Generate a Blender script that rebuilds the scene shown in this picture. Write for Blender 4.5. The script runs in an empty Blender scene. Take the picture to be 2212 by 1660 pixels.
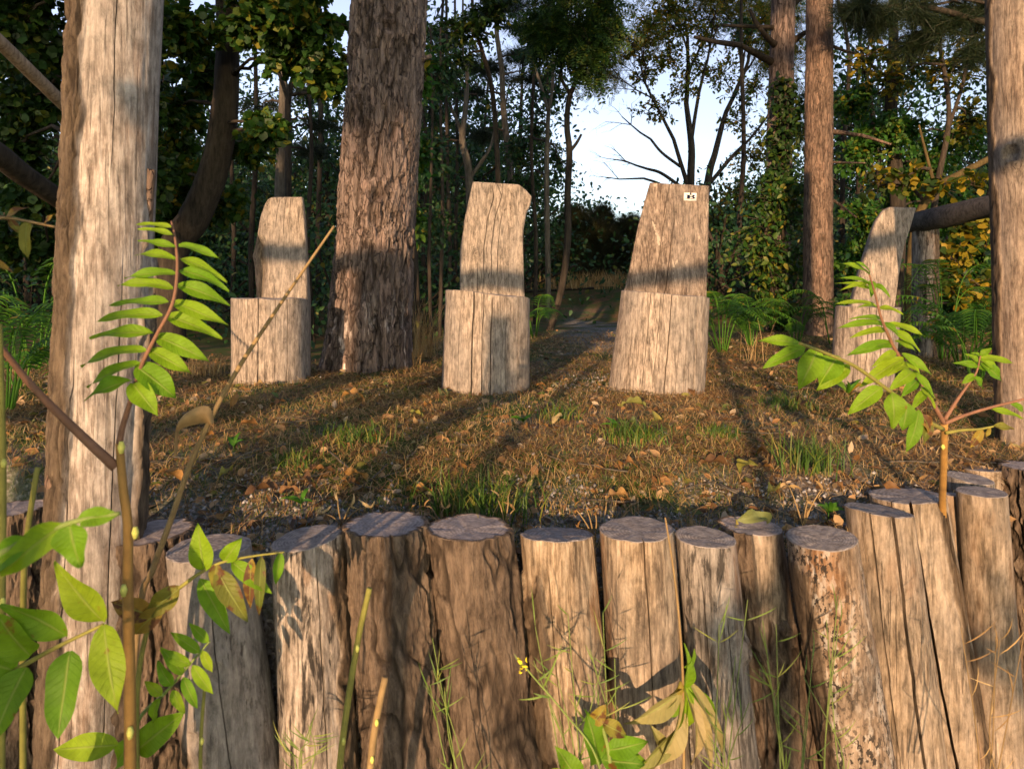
import bpy, math, random
import numpy as np
from mathutils import Vector

# ------------------------------------------------------------------ camera, sky, sun, exposure
SC = bpy.context.scene
COL = SC.collection
FPX, CX, HZ, CAMZ = 1475.0, 1106.0, 620.0, 0.5      # measured on a 2212 x 1660 view of the photograph
cam_d = bpy.data.cameras.new("camera"); cam = bpy.data.objects.new("camera", cam_d); COL.objects.link(cam)
cam.location = (0, 0, CAMZ); cam.rotation_euler = (math.radians(90), 0, 0)
cam_d.sensor_width = 36; cam_d.lens = 36 * FPX / 2212; cam_d.shift_y = -210 / 2212
cam_d.clip_start = 0.02; cam_d.clip_end = 500
cam_d.dof.use_dof = True; cam_d.dof.focus_distance = 3.3; cam_d.dof.aperture_fstop = 8.5
SC.camera = cam
SUN_EL, SUN_AZ = math.radians(9.5), math.radians(-14.5)   # azimuth from straight behind the camera, negative = from the left
wd = bpy.data.worlds.new("World"); SC.world = wd; wd.use_nodes = True
wnt = wd.node_tree; bg = wnt.nodes["Background"]
sky = wnt.nodes.new("ShaderNodeTexSky"); sky.sky_type = 'NISHITA'; sky.sun_disc = False
sky.sun_elevation = SUN_EL; sky.sun_rotation = math.radians(180) + SUN_AZ
sky.air_density = 1.0; sky.dust_density = 0.7; sky.ozone_density = 2.0
hs = wnt.nodes.new("ShaderNodeHueSaturation"); hs.inputs["Saturation"].default_value = .66; hs.inputs["Hue"].default_value = .525; wnt.links.new(sky.outputs[0], hs.inputs["Color"]); wnt.links.new(hs.outputs[0], bg.inputs[0]); bg.inputs[1].default_value = 0.15
sl = bpy.data.lights.new("sun", 'SUN'); sun = bpy.data.objects.new("sun", sl); COL.objects.link(sun)
sl.energy = 4.0; sl.angle = math.radians(0.6); sl.color = (1.0, 0.635, 0.36)
to_sun = Vector((math.sin(SUN_AZ) * math.cos(SUN_EL), -math.cos(SUN_AZ) * math.cos(SUN_EL), math.sin(SUN_EL)))
sun.rotation_euler = to_sun.to_track_quat('Z', 'Y').to_euler()
SC.view_settings.view_transform = 'Standard'; SC.view_settings.look = 'None'
SC.view_settings.gamma = 1; SC.view_settings.exposure = 1.15
SC.cycles.use_denoising = True
SC.cycles.max_bounces = 6; SC.cycles.diffuse_bounces = 3; SC.cycles.glossy_bounces = 2
SC.cycles.transmission_bounces = 4; SC.cycles.transparent_max_bounces = 4

# ------------------------------------------------------------------ helpers
R = np.random.default_rng(7)
def P(px, py, y): return np.array([(px - CX) / FPX * y, y, CAMZ + (HZ - py) / FPX * y])
def M_(px, y): return px * y / FPX
def sst(a, b, x):
    t = np.clip((x - a) / (b - a), 0, 1); return t * t * (3 - 2 * t)
def _hash(i, j, k, s):
    h = (i.astype(np.int64) * 374761393 + j.astype(np.int64) * 668265263 + k.astype(np.int64) * 2147483647 + s * 1274126177) & 0xffffffff
    h = ((h ^ (h >> 13)) * 1274126177) & 0xffffffff
    h = ((h ^ (h >> 16)) * 2246822519) & 0xffffffff
    return ((h ^ (h >> 15)) & 0xffffff) / float(0xffffff)
def vn(x, y, z, s=0):
    x, y, z = np.broadcast_arrays(np.asarray(x, float), np.asarray(y, float), np.asarray(z, float))
    xi, yi, zi = np.floor(x), np.floor(y), np.floor(z); fx, fy, fz = x - xi, y - yi, z - zi
    fx, fy, fz = [f * f * (3 - 2 * f) for f in (fx, fy, fz)]
    g = lambda a, b, c: _hash(xi + a, yi + b, zi + c, s)
    l = lambda a, b, t: a + (b - a) * t
    return l(l(l(g(0,0,0), g(1,0,0), fx), l(g(0,1,0), g(1,1,0), fx), fy), l(l(g(0,0,1), g(1,0,1), fx), l(g(0,1,1), g(1,1,1), fx), fy), fz)
def fbm(x, y, z, o=4, s=0):
    t = 0; a = .5; n = 0
    for i in range(o):
        t = t + a * vn(x * 2**i, y * 2**i, z * 2**i, s + i); n += a; a *= .5
    return t / n
def nrm(v):
    v = np.asarray(v, float); return v / (np.linalg.norm(v, axis=-1, keepdims=True) + 1e-12)

def tag(o, label=None, cat=None, group=None, kind=None):
    if label: o["label"] = label
    if cat: o["category"] = cat
    if group: o["group"] = group
    if kind: o["kind"] = kind
    return o
def empty(name, loc=(0, 0, 0)):
    o = bpy.data.objects.new(name, None); o.empty_display_size = .1; o.location = loc; COL.objects.link(o); return o
def mk(name, V, F, mat, parent=None, smooth=True, attrs=None, loc=None):
    """V (n,3) world coordinates; F list of face arrays (m,k). Origin at loc (or the parent's origin)."""
    V = np.asarray(V, float)
    if not isinstance(F, (list, tuple)): F = [F]
    F = [np.asarray(f, np.int32) for f in F if len(f)]
    off = np.zeros(3)
    if parent is not None:
        q = parent
        while q is not None: off = off + np.array(q.location); q = q.parent
    elif loc is not None: off = np.array(loc, float)
    me = bpy.data.meshes.new(name)
    me.vertices.add(len(V)); me.vertices.foreach_set("co", (V - off).astype(np.float32).ravel())
    lt = np.concatenate([np.full(len(f), f.shape[1], np.int32) for f in F])
    lv = np.concatenate([f.ravel() for f in F])
    me.loops.add(len(lv)); me.loops.foreach_set("vertex_index", lv)
    me.polygons.add(len(lt)); me.polygons.foreach_set("loop_start", np.concatenate([[0], np.cumsum(lt)[:-1]]).astype(np.int32))
    me.polygons.foreach_set("loop_total", lt)
    if smooth: me.polygons.foreach_set("use_smooth", np.ones(len(lt), bool))
    for k, a in (attrs or {}).items():
        at = me.attributes.new(k, 'FLOAT', 'POINT'); at.data.foreach_set("value", np.asarray(a, np.float32))
    me.update(calc_edges=True); me.validate()
    if attrs and 'cap' in attrs: me.set_sharp_from_angle(angle=math.radians(38))
    if mat is not None: me.materials.append(mat)
    o = bpy.data.objects.new(name, me); COL.objects.link(o)
    if parent is not None: o.parent = parent
    elif loc is not None: o.location = loc
    return o
class Acc:
    """collects pieces of one mesh"""
    def __init__(s): s.v = []; s.f = {}; s.n = 0
    def add(s, V, F):
        for f in (F if isinstance(F, list) else [F]):
            f = np.asarray(f)
            s.f.setdefault(f.shape[1], []).append(f + s.n)
        s.v.append(np.asarray(V, float)); s.n += len(V)
    def out(s): return np.concatenate(s.v), [np.concatenate(x) for x in s.f.values()]
    def build(s, name, mat, parent=None, **k):
        V, F = s.out(); return mk(name, V, F, mat, parent, **k)
def smooth_path(pts, per=6):
    pts = [np.asarray(p, float) for p in pts]
    if len(pts) < 3: per = max(per, 2)
    q = [2 * pts[0] - pts[1]] + pts + [2 * pts[-1] - pts[-2]]
    out = []
    for i in range(1, len(q) - 2):
        for t in np.arange(per) / per:
            a, b, c, d = q[i-1], q[i], q[i+1], q[i+2]
            out.append(.5 * ((2*b) + (c-a)*t + (2*a-5*b+4*c-d)*t*t + (3*b-a-3*c+d)*t**3))
    out.append(pts[-1]); return np.array(out)
def tube(pts, rad, n=6, cap=True):
    pts = np.asarray(pts, float); m = len(pts); rad = np.broadcast_to(np.asarray(rad, float), (m,))
    T = np.gradient(pts, axis=0); T = nrm(T)
    ref = np.array([0.31, 0.95, 0.05]) if abs(T[:, 2]).mean() > .8 else np.array([.05, .1, 1.0])
    U = nrm(np.cross(T, ref)); Wv = np.cross(T, U)
    th = np.arange(n) / n * 2 * math.pi
    V = pts[:, None, :] + rad[:, None, None] * (np.cos(th)[None, :, None] * U[:, None, :] + np.sin(th)[None, :, None] * Wv[:, None, :])
    V = V.reshape(-1, 3)
    a = np.arange(m - 1)[:, None] * n; j = np.arange(n)[None, :]; k = (j + 1) % n
    F = np.stack([a + j, a + k, a + n + k, a + n + j], -1).reshape(-1, 4)
    fs = [F]
    if cap:
        V = np.vstack([V, pts[:1], pts[-1:]])
        j = np.arange(n); k = (j + 1) % n
        fs.append(np.vstack([np.stack([np.full(n, m*n), k, j], -1), np.stack([np.full(n, m*n+1), (m-1)*n + j, (m-1)*n + k], -1)]))
    return V, fs

# ------------------------------------------------------------------ materials
def newmat(name):
    m = bpy.data.materials.new(name); m.use_nodes = True; nt = m.node_tree
    return m, nt, nt.nodes["Principled BSDF"], nt.nodes["Material Output"]
def nd(nt, t, **kw):
    n = nt.nodes.new("ShaderNode" + t)
    for k, v in kw.items():
        if k.startswith("_"): setattr(n, k[1:], v)
        else:
            key = int(k[1:]) if k[0] == 'i' and k[1:].isdigit() else k
            s = n.inputs[key]
            if hasattr(v, "is_linked") or isinstance(v, bpy.types.NodeSocket): nt.links.new(v, s)
            else: s.default_value = v
    return n
def c4(c): return (c[0], c[1], c[2], 1)
def ramp(nt, fac, stops):
    n = nt.nodes.new("ShaderNodeValToRGB"); e = n.color_ramp.elements
    while len(e) < len(stops): e.new(.5)
    for x, (p, c) in zip(e, stops): x.position = p; x.color = c4(c) if not np.isscalar(c) else (c, c, c, 1)
    nt.links.new(fac, n.inputs[0]); return n.outputs[0]
def mix(nt, f, a, b, mode='MIX'):
    n = nt.nodes.new("ShaderNodeMix"); n.data_type = 'RGBA'; n.blend_type = mode
    for s, v in ((n.inputs[0], f), (n.inputs[6], a), (n.inputs[7], b)):
        if isinstance(v, bpy.types.NodeSocket): nt.links.new(v, s)
        else: s.default_value = v if np.isscalar(v) else c4(v)
    return n.outputs[2]
def mth(nt, op, a, b=0.0, clamp=False):
    n = nt.nodes.new("ShaderNodeMath"); n.operation = op; n.use_clamp = clamp
    for s, v in ((n.inputs[0], a), (n.inputs[1], b)):
        if isinstance(v, bpy.types.NodeSocket): nt.links.new(v, s)
        else: s.default_value = v
    return n.outputs[0]
def coords(nt, scale):
    tc = nt.nodes.new("ShaderNodeTexCoord"); oi = nt.nodes.new("ShaderNodeObjectInfo")
    sh = nd(nt, "VectorMath", _operation='MULTIPLY_ADD', i1=(1, 1, 1)); nt.links.new(tc.outputs["Object"], sh.inputs[0])
    k = nd(nt, "VectorMath", _operation='SCALE', i0=(17.3, 9.1, 5.7)); nt.links.new(oi.outputs["Random"], k.inputs["Scale"])
    nt.links.new(k.outputs[0], sh.inputs[2])
    mp = nd(nt, "Mapping"); nt.links.new(sh.outputs[0], mp.inputs[0]); mp.inputs["Scale"].default_value = scale
    return mp.outputs[0]
def noise(nt, vec, scale=1.0, detail=4, rough=.55, dist=0.0):
    n = nd(nt, "TexNoise", Scale=scale, Detail=detail, Roughness=rough, Distortion=dist); nt.links.new(vec, n.inputs["Vector"]); return n.outputs["Fac"]
def attr(nt, name):
    n = nt.nodes.new("ShaderNodeAttribute"); n.attribute_name = name; return n.outputs["Fac"]
def bump(nt, b, h, strength, dist):
    n = nd(nt, "Bump", Strength=strength, Distance=dist); nt.links.new(h, n.inputs["Height"]); nt.links.new(n.outputs[0], b.inputs["Normal"])

def mat_wood(name, lo, mid, hi, bark_lo=(.05, .035, .022), bark_hi=(.17, .125, .085), black=.0, spots=0.0, grey=.3, cap_lo=(.15, .13, .12), cap_hi=(.36, .325, .30), fine=150, rust=0.0, gz=.10, ln=.7, chips=0.0):
    """weathered log: bare wood with grain along z, bark where the attribute bark = 1, growth rings where cap = 1"""
    m, nt, b, o = newmat(name)
    g = noise(nt, coords(nt, (1, 1, gz)), fine * .8, 8, .75)
    g2 = noise(nt, coords(nt, (1, 1, .22)), 30, 8, .7, .5)
    big = noise(nt, coords(nt, (1, 1, .35)), 7, 3, .5)
    gg = mth(nt, 'ADD', mth(nt, 'MULTIPLY', g, .6), mth(nt, 'MULTIPLY', g2, .4))
    col = ramp(nt, gg, [(.38, tuple(x * .62 for x in lo)), (.455, lo), (.52, mid), (.62, hi)])
    gm = sum_ = ramp(nt, big, [(.42, 0.0), (.62, 1.0)])
    col = mix(nt, mth(nt, 'MULTIPLY', gm, grey), col, (.23, .215, .20))
    mott = noise(nt, coords(nt, (1, 1, .45)), 42, 10, .76, .3)
    col = mix(nt, 1.0, col, ramp(nt, mott, [(.34, .42), (.47, .85), (.56, 1.05), (.68, 1.35)]), 'MULTIPLY')
    lnn = noise(nt, coords(nt, (1, 1, .02)), 170, 4, .62, .2); lz = noise(nt, coords(nt, (1, 1, .3)), 9, 3, .5)
    lines = mth(nt, 'MULTIPLY', ramp(nt, lnn, [(.60, 0.0), (.64, 1.0)]), ramp(nt, lz, [(.38, .25), (.6, 1.0)]))
    col = mix(nt, mth(nt, 'MULTIPLY', lines, ln), col, (.055, .042, .032))
    if chips:
        cpn = noise(nt, coords(nt, (1, 1, .35)), 13, 4, .6)
        col = mix(nt, mth(nt, 'MULTIPLY', ramp(nt, cpn, [(.655, 0.0), (.67, 1.0)]), chips), col, (.40, .34, .275))
    if rust:
        rn = noise(nt, coords(nt, (1, 1, .25)), 11, 4, .6)
        col = mix(nt, mth(nt, 'MULTIPLY', ramp(nt, rn, [(.55, 0.0), (.66, 1.0)]), rust), col, (.20, .085, .025))
    if black:
        bn = noise(nt, coords(nt, (1, 1, .16)), 34, 7, .72, .4)
        col = mix(nt, mth(nt, 'MULTIPLY', ramp(nt, bn, [(.53, 0.0), (.6, 1.0)]), black), col, (.022, .019, .017))
    if spots:
        sn = noise(nt, coords(nt, (1, 1, .6)), 120, 3, .6)
        zone = noise(nt, coords(nt, (1, 1, .5)), 6, 2, .5)
        sp = mth(nt, 'MULTIPLY', ramp(nt, sn, [(.53, 0.0), (.57, 1.0)]), ramp(nt, zone, [(.40, 0.0), (.5, 1.0)]))
        col = mix(nt, mth(nt, 'MULTIPLY', sp, spots), col, (.025, .021, .018))
        wn = noise(nt, coords(nt, (1, 1, .4)), 70, 3, .6)
        col = mix(nt, mth(nt, 'MULTIPLY', mth(nt, 'MULTIPLY', ramp(nt, wn, [(.52, 0.0), (.6, .7)]), ramp(nt, zone, [(.40, 0.0), (.5, 1.0)])), mth(nt, 'SUBTRACT', 1.0, sp)), col, (.42, .39, .35))
    bk = noise(nt, coords(nt, (1, 1, .25)), 70, 10, .76, .4)
    bk2 = noise(nt, coords(nt, (1, 1, .5)), 9, 3, .5)
    bcol = ramp(nt, mth(nt, 'ADD', mth(nt, 'MULTIPLY', bk, .75), mth(nt, 'MULTIPLY', bk2, .25)), [(.40, bark_lo), (.62, bark_hi)])
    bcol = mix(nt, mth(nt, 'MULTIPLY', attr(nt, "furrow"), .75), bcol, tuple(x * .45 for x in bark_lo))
    col = mix(nt, attr(nt, "bark"), col, bcol)
    # end grain
    rad = attr(nt, "rad"); rn2 = noise(nt, coords(nt, (1, 1, 1)), 14, 3, .5)
    ring = mth(nt, 'SINE', mth(nt, 'MULTIPLY', mth(nt, 'ADD', rad, mth(nt, 'MULTIPLY', rn2, .42)), 62.0))
    cn = noise(nt, coords(nt, (1, 1, 1)), 60, 5, .65)
    cc = ramp(nt, mth(nt, 'ADD', mth(nt, 'MULTIPLY', ring, .09), cn), [(.3, cap_lo), (.7, cap_hi)])
    col = mix(nt, attr(nt, "cap"), col, cc)
    nt.links.new(col, b.inputs["Base Color"])
    b.inputs["Roughness"].default_value = .85; b.inputs["Specular IOR Level"].default_value = .2
    h = mth(nt, 'ADD', mth(nt, 'ADD', mth(nt, 'MULTIPLY', g, .6), mth(nt, 'MULTIPLY', mott, .7)), mth(nt, 'MULTIPLY', mth(nt, 'MULTIPLY', bk, attr(nt, "bark")), 2.6))
    h = mth(nt, 'SUBTRACT', h, mth(nt, 'MULTIPLY', lines, .5))
    bump(nt, b, h, .9, .005)
    return m
def mat_bark(name, lo, hi, scale=30, zs=.2, bstr=.8, patch=None, rough=.9, plates=0):
    m, nt, b, o = newmat(name)
    n1 = noise(nt, coords(nt, (1, 1, zs)), scale, 7, .68, .4)
    n2 = noise(nt, coords(nt, (1, 1, .5)), scale * .16, 3, .5)
    f = mth(nt, 'ADD', mth(nt, 'MULTIPLY', n1, .75), mth(nt, 'MULTIPLY', n2, .25))
    col = ramp(nt, f, [(.36, lo), (.66, hi)])
    if patch is not None:
        pn = noise(nt, coords(nt, (1, 1, .22)), 16, 4, .6)
        col = mix(nt, mth(nt, 'MULTIPLY', ramp(nt, pn, [(.56, 0.0), (.62, 1.0)]), attr(nt, "pale")), col, patch)
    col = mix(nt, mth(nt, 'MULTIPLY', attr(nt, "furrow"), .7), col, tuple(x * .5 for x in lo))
    h = n1
    if plates:
        wv = nd(nt, "VectorMath", _operation='ADD'); nt.links.new(coords(nt, (1, 1, .17)), wv.inputs[0])
        nn = nd(nt, "TexNoise", Scale=14.0, Detail=4.0); nt.links.new(coords(nt, (1, 1, .3)), nn.inputs["Vector"])
        sc_ = nd(nt, "VectorMath", _operation='SCALE', Scale=.11); nt.links.new(nn.outputs["Color"], sc_.inputs[0]); nt.links.new(sc_.outputs[0], wv.inputs[1])
        v1 = nd(nt, "TexVoronoi", _feature='DISTANCE_TO_EDGE', Scale=plates); nt.links.new(wv.outputs[0], v1.inputs["Vector"])
        v2 = nd(nt, "TexVoronoi", Scale=plates); nt.links.new(wv.outputs[0], v2.inputs["Vector"])
        col = mix(nt, .38, col, ramp(nt, v2.outputs["Color"], [(.1, (.55, .5, .47)), (.5, (1.0, .95, .92)), (.9, (1.55, 1.3, 1.2))]), 'MULTIPLY')
        fur = ramp(nt, v1.outputs["Distance"], [(0.0, 0.0), (.05, 1.0)])
        col = mix(nt, mth(nt, 'MULTIPLY', mth(nt, 'SUBTRACT', 1.0, fur), .38), col, lo)
        h = mth(nt, 'ADD', mth(nt, 'MULTIPLY', n1, .6), mth(nt, 'MULTIPLY', fur, .7))
    nt.links.new(col, b.inputs["Base Color"]); b.inputs["Roughness"].default_value = rough; b.inputs["Specular IOR Level"].default_value = .2
    bump(nt, b, h, bstr, .012); return m
def mat_leaf(name, stops, trans=.35, rough=.5, blot=None, tint=(1.25, 1.15, .5), vein=False, perobj=False):
    m, nt, b, o = newmat(name)
    if perobj: rnd = nt.nodes.new("ShaderNodeObjectInfo").outputs["Random"]
    else: rnd = nt.nodes.new("ShaderNodeNewGeometry").outputs["Random Per Island"]
    col = ramp(nt, rnd, stops)
    vec = coords(nt, (1, 1, 1))
    if blot is not None:
        sc, th, bc = blot
        col = mix(nt, ramp(nt, noise(nt, vec, sc, 4, .6), [(th, 0.0), (th + .06, 1.0)]), col, bc)
    col = mix(nt, .5, col, ramp(nt, noise(nt, vec, 60, 3, .6), [(.3, .75), (.7, 1.25)]), 'MULTIPLY')
    if vein:
        av = mth(nt, 'ABSOLUTE', attr(nt, "lv")); wob_ = mth(nt, 'MULTIPLY', noise(nt, vec, 40, 2, .5), .5)
        ph = mth(nt, 'ADD', mth(nt, 'SUBTRACT', mth(nt, 'MULTIPLY', attr(nt, "lu"), 11.0), mth(nt, 'MULTIPLY', av, 1.6)), wob_)
        side = ramp(nt, mth(nt, 'ABSOLUTE', mth(nt, 'SUBTRACT', mth(nt, 'FRACT', ph), .5)), [(.0, 1.0), (.14, 0.0)])
        rib = ramp(nt, av, [(.02, 1.0), (.10, 0.0)]); ve = mth(nt, 'MAXIMUM', rib, mth(nt, 'MULTIPLY', side, .45))
        col = mix(nt, mth(nt, 'MULTIPLY', ve, .55), col, mix(nt, 1.0, col, (.62, .72, .9), 'MULTIPLY'))
        col = mix(nt, mth(nt, 'MULTIPLY', rib, .5), col, (.34, .40, .10))
        bump(nt, b, mth(nt, 'SUBTRACT', noise(nt, vec, 160, 3, .6), ve), .5, .002)
    nt.links.new(col, b.inputs["Base Color"]); b.inputs["Roughness"].default_value = rough
    b.inputs["Specular IOR Level"].default_value = .3
    if trans > 0:
        tr = nt.nodes.new("ShaderNodeBsdfTranslucent"); nt.links.new(mix(nt, 1.0, col, tint, 'MULTIPLY'), tr.inputs[0])
        ms = nt.nodes.new("ShaderNodeMixShader"); ms.inputs[0].default_value = trans
        nt.links.new(b.outputs[0], ms.inputs[1]); nt.links.new(tr.outputs[0], ms.inputs[2]); nt.links.new(ms.outputs[0], o.inputs[0])
    return m
def mat_plain(name, c, rough=.8):
    m, nt, b, o = newmat(name)
    n = noise(nt, coords(nt, (1, 1, 1)), 40, 4, .6)
    nt.links.new(ramp(nt, n, [(.3, tuple(x * .75 for x in c)), (.7, tuple(min(1, x * 1.2) for x in c))]), b.inputs["Base Color"])
    b.inputs["Roughness"].default_value = rough; return m

MW = dict(
    seat=mat_wood("seat_wood", (.19, .155, .125), (.335, .28, .23), (.44, .375, .31), grey=.45, fine=170),
    back=mat_wood("backrest_wood", (.17, .14, .112), (.30, .248, .20), (.40, .335, .275), grey=.35, fine=190),
    backbrown=mat_wood("brown_backrest_wood", (.115, .085, .066), (.225, .175, .138), (.35, .285, .23), grey=.25, fine=190, chips=.9),
    pole=mat_wood("pole_wood", (.21, .17, .14), (.37, .325, .285), (.48, .435, .39), grey=.55, fine=120, bark_lo=(.05, .036, .025), bark_hi=(.19, .145, .10), rust=.25),
    polebrown=mat_wood("brown_pole_wood", (.17, .125, .095), (.27, .21, .16), (.34, .275, .22), grey=.3, fine=150),
    bark=mat_wood("bark_log", (.15, .115, .085), (.28, .22, .16), (.37, .30, .235), grey=.2, bark_lo=(.05, .036, .026), bark_hi=(.23, .172, .125), cap_lo=(.20, .17, .16), cap_hi=(.38, .335, .315), rust=.3),
    peel=mat_wood("peeling_log", (.17, .135, .105), (.36, .30, .245), (.50, .44, .38), grey=.3, black=.95, rust=.7),
    smooth=mat_wood("smooth_log", (.18, .15, .125), (.28, .24, .205), (.35, .31, .27), grey=.6, fine=90),
    tan=mat_wood("tan_log", (.18, .13, .085), (.33, .255, .175), (.43, .355, .27), grey=.35, black=.45, rust=.6),
    spotted=mat_wood("spotted_log", (.16, .11, .07), (.28, .205, .14), (.39, .31, .235), grey=.25, spots=.95, rust=.5),
    grey=mat_wood("grey_log", (.14, .12, .10), (.28, .245, .21), (.41, .365, .32), grey=.55, black=.85, rust=.35),
    clean=mat_wood("clean_log", (.20, .15, .10), (.32, .25, .18), (.40, .325, .245), grey=.35, fine=130, black=.25, rust=.3),
)
MB_pine = mat_bark("pine_bark", (.045, .034, .03), (.29, .23, .20), 48, .14, 1.2, patch=(.50, .45, .42), plates=25.0)
MB_red = mat_bark("reddish_pine_bark", (.07, .048, .036), (.27, .19, .14), 42, .22, 1.0, plates=46.0)
MB_dark = mat_bark("dark_bark", (.012, .010, .008), (.06, .048, .036), 30, .2)
MB_grey = mat_bark("grey_bark", (.05, .043, .034), (.16, .14, .11), 30, .2)
MB_twig = mat_bark("twig_bark", (.02, .016, .012), (.075, .058, .042), 40, .3)
MB_pale = mat_bark("pale_dead_wood", (.16, .11, .075), (.42, .32, .23), 60, .1)
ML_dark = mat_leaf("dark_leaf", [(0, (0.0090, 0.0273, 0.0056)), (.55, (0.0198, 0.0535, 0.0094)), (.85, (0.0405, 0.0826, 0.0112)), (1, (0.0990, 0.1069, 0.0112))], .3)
ML_maple = mat_leaf("maple_leaf", [(0, (0.0130, 0.0405, 0.0065)), (.6, (0.0286, 0.0837, 0.0104)), (.82, (0.0715, 0.1148, 0.0130)), (1, (0.1950, 0.1620, 0.0156))], .35)
ML_mid = mat_leaf("mid_leaf", [(0, (0.0168, 0.0688, 0.0120)), (.6, (0.0384, 0.1250, 0.0168)), (.88, (0.0840, 0.1562, 0.0192)), (1, (0.2160, 0.1875, 0.0192))], .38)
ML_fan = mat_leaf("thin_autumn_leaf", [(0, (.05, .09, .015)), (.5, (.10, .14, .02)), (.8, (.24, .18, .02)), (1, (.34, .19, .02))], .45)
ML_yellow = mat_leaf("yellowing_leaf", [(0, (0.0216, 0.0504, 0.0086)), (.45, (0.0432, 0.0720, 0.0086)), (.62, (0.1872, 0.1728, 0.0144)), (1, (0.3024, 0.2016, 0.0144))], .4)
ML_fern = mat_leaf("frond_leaf", [(0, (.04, .13, .012)), (.6, (.08, .22, .016)), (.9, (.15, .27, .02)), (1, (.28, .17, .02))], .4)
ML_pineneedle = mat_leaf("pine_needle", [(0, (0.0072, 0.0173, 0.0086)), (.7, (0.0158, 0.0324, 0.0130)), (1, (0.0360, 0.0432, 0.0144))], .1)
ML_olive = mat_leaf("olive_needle", [(0, (0.0158, 0.0216, 0.0058)), (.7, (0.0360, 0.0396, 0.0101)), (1, (0.0720, 0.0504, 0.0108))], .1)
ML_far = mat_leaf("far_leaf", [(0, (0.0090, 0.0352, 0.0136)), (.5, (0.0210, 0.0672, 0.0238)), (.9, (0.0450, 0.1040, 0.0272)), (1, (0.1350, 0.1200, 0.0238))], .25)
ML_hero = mat_leaf("sapling_leaf", [(0, (.12, .27, .008)), (.5, (.18, .33, .010)), (1, (.25, .37, .012))], .42, .58, vein=True, perobj=True)
ML_herob = mat_leaf("blotched_leaf", [(0, (.10, .23, .010)), (.6, (.15, .29, .012)), (1, (.22, .32, .014))], .42, .6, blot=(22, .64, (.20, .085, .02)), vein=True, perobj=True)
ML_wilt = mat_leaf("wilting_leaf", [(0, (.10, .13, .02)), (.5, (.24, .22, .03)), (1, (.30, .18, .03))], .35, .55, blot=(28, .52, (.12, .055, .02)), vein=True, perobj=True)
ML_dry = mat_leaf("dry_leaf", [(0, (.10, .055, .025)), (.3, (.22, .11, .035)), (.6, (.34, .19, .06)), (.8, (.36, .27, .15)), (.9, (.24, .22, .04)), (1, (.13, .16, .06))], .2, .6, perobj=True)
ML_limp = mat_leaf("limp_straw_leaf", [(0, (.16, .19, .05)), (.5, (.29, .26, .10)), (1, (.34, .28, .14))], .3, .55, vein=True, perobj=True)
ML_litter = mat_leaf("litter_leaf", [(0, (.06, .035, .02)), (.3, (.17, .085, .03)), (.5, (.28, .15, .055)), (.7, (.36, .24, .12)), (.86, (.40, .32, .22)), (.9, (.22, .20, .04)), (1, (.06, .10, .03))], .15, .6)
ML_needle = mat_leaf("dry_needle", [(0, (.09, .05, .02)), (.35, (.27, .14, .045)), (.65, (.42, .25, .085)), (.85, (.46, .33, .15)), (1, (.20, .19, .05))], .1, .6)
ML_grass = mat_leaf("grass_blade", [(0, (.03, .075, .012)), (.55, (.06, .12, .016)), (.8, (.13, .16, .02)), (1, (.32, .23, .08))], .3, .5)
ML_straw = mat_leaf("straw_blade", [(0, (.20, .12, .05)), (.6, (.36, .24, .10)), (1, (.42, .32, .17))], .2, .6)
ML_wisp = mat_leaf("green_wisp", [(0, (.08, .16, .03)), (.6, (.15, .23, .04)), (1, (.24, .26, .06))], .3, .5)
M_stem = mat_plain("green_brown_stem", (.30, .165, .04)); M_redstem = mat_plain("red_stem", (.19, .095, .055))
M_sprout = mat_plain("sprout_stem", (.20, .19, .035)); M_stalk = mat_plain("dry_stalk", (.23, .155, .065)); M_greenstem = mat_plain("green_stem", (.16, .22, .05))
M_scar = mat_plain("leaf_scar", (.55, .55, .12))

# ------------------------------------------------------------------ terrain
def edge(x): return 1.53 + .58 * np.maximum(0, np.abs(x) - .74) - .0 * x
def plat(x, y):
    h = -.125 + .115 * sst(1.6, 2.3, y) + .03 * (fbm(x * 1.6, y * 1.6, 0, 3, 5) - .5) + .02 * (fbm(x * 9, y * 9, 0, 2, 8) - .5)
    h = h - .13 * np.exp(-((x - 1.95) / .28) ** 2 - ((y - 2.5) / .25) ** 2)
    h = h - .28 * sst(4.3, 6.0, y) * sst(-.5, -1.4, x)
    h = h + .5 * sst(10.0, 13.5, y + 2.0 * (fbm(x * .5, y * .5, 0, 3, 3) - .5)) + .25 * (fbm(x * .8, y * .8, 0, 3, 33) - .5) * sst(9, 12, y) 
    return h
def ground(x, y):
    x = np.asarray(x, float); y = np.asarray(y, float)
    low = -.76 + .06 * (fbm(x * 2, y * 2, 0, 3, 11) - .5)
    t = sst(0, .07, y - edge(x)); return low + (plat(x, y) - low) * t
xs = np.concatenate([np.linspace(-70, -8, 22), np.linspace(-7.5, -2.8, 40), np.arange(-2.7, 3.5, .028), np.linspace(3.6, 8, 36), np.linspace(8.6, 70, 22)])
ys = np.concatenate([np.linspace(-60, .9, 24), np.arange(1.0, 4.6, .025), np.linspace(4.65, 9, 60), np.linspace(9.2, 18, 50), np.linspace(19, 130, 34)])
GX, GY = np.meshgrid(xs, ys); GZ = ground(GX, GY)
nx, ny = len(xs), len(ys)
idx = np.arange(nx * ny).reshape(ny, nx)
GF = np.stack([idx[:-1, :-1], idx[:-1, 1:], idx[1:, 1:], idx[1:, :-1]], -1).reshape(-1, 4)
pathx = .55 + .10 * (GY - 4) 
grav = np.maximum(sst(2.1, 1.7, GY), sst(.55, .2, np.abs(GX - pathx)) * sst(3.6, 4.4, GY) * sst(12, 9, GY)) * sst(.3, .55, fbm(GX * 2.5, GY * 2.5, 0, 3, 21))
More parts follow.
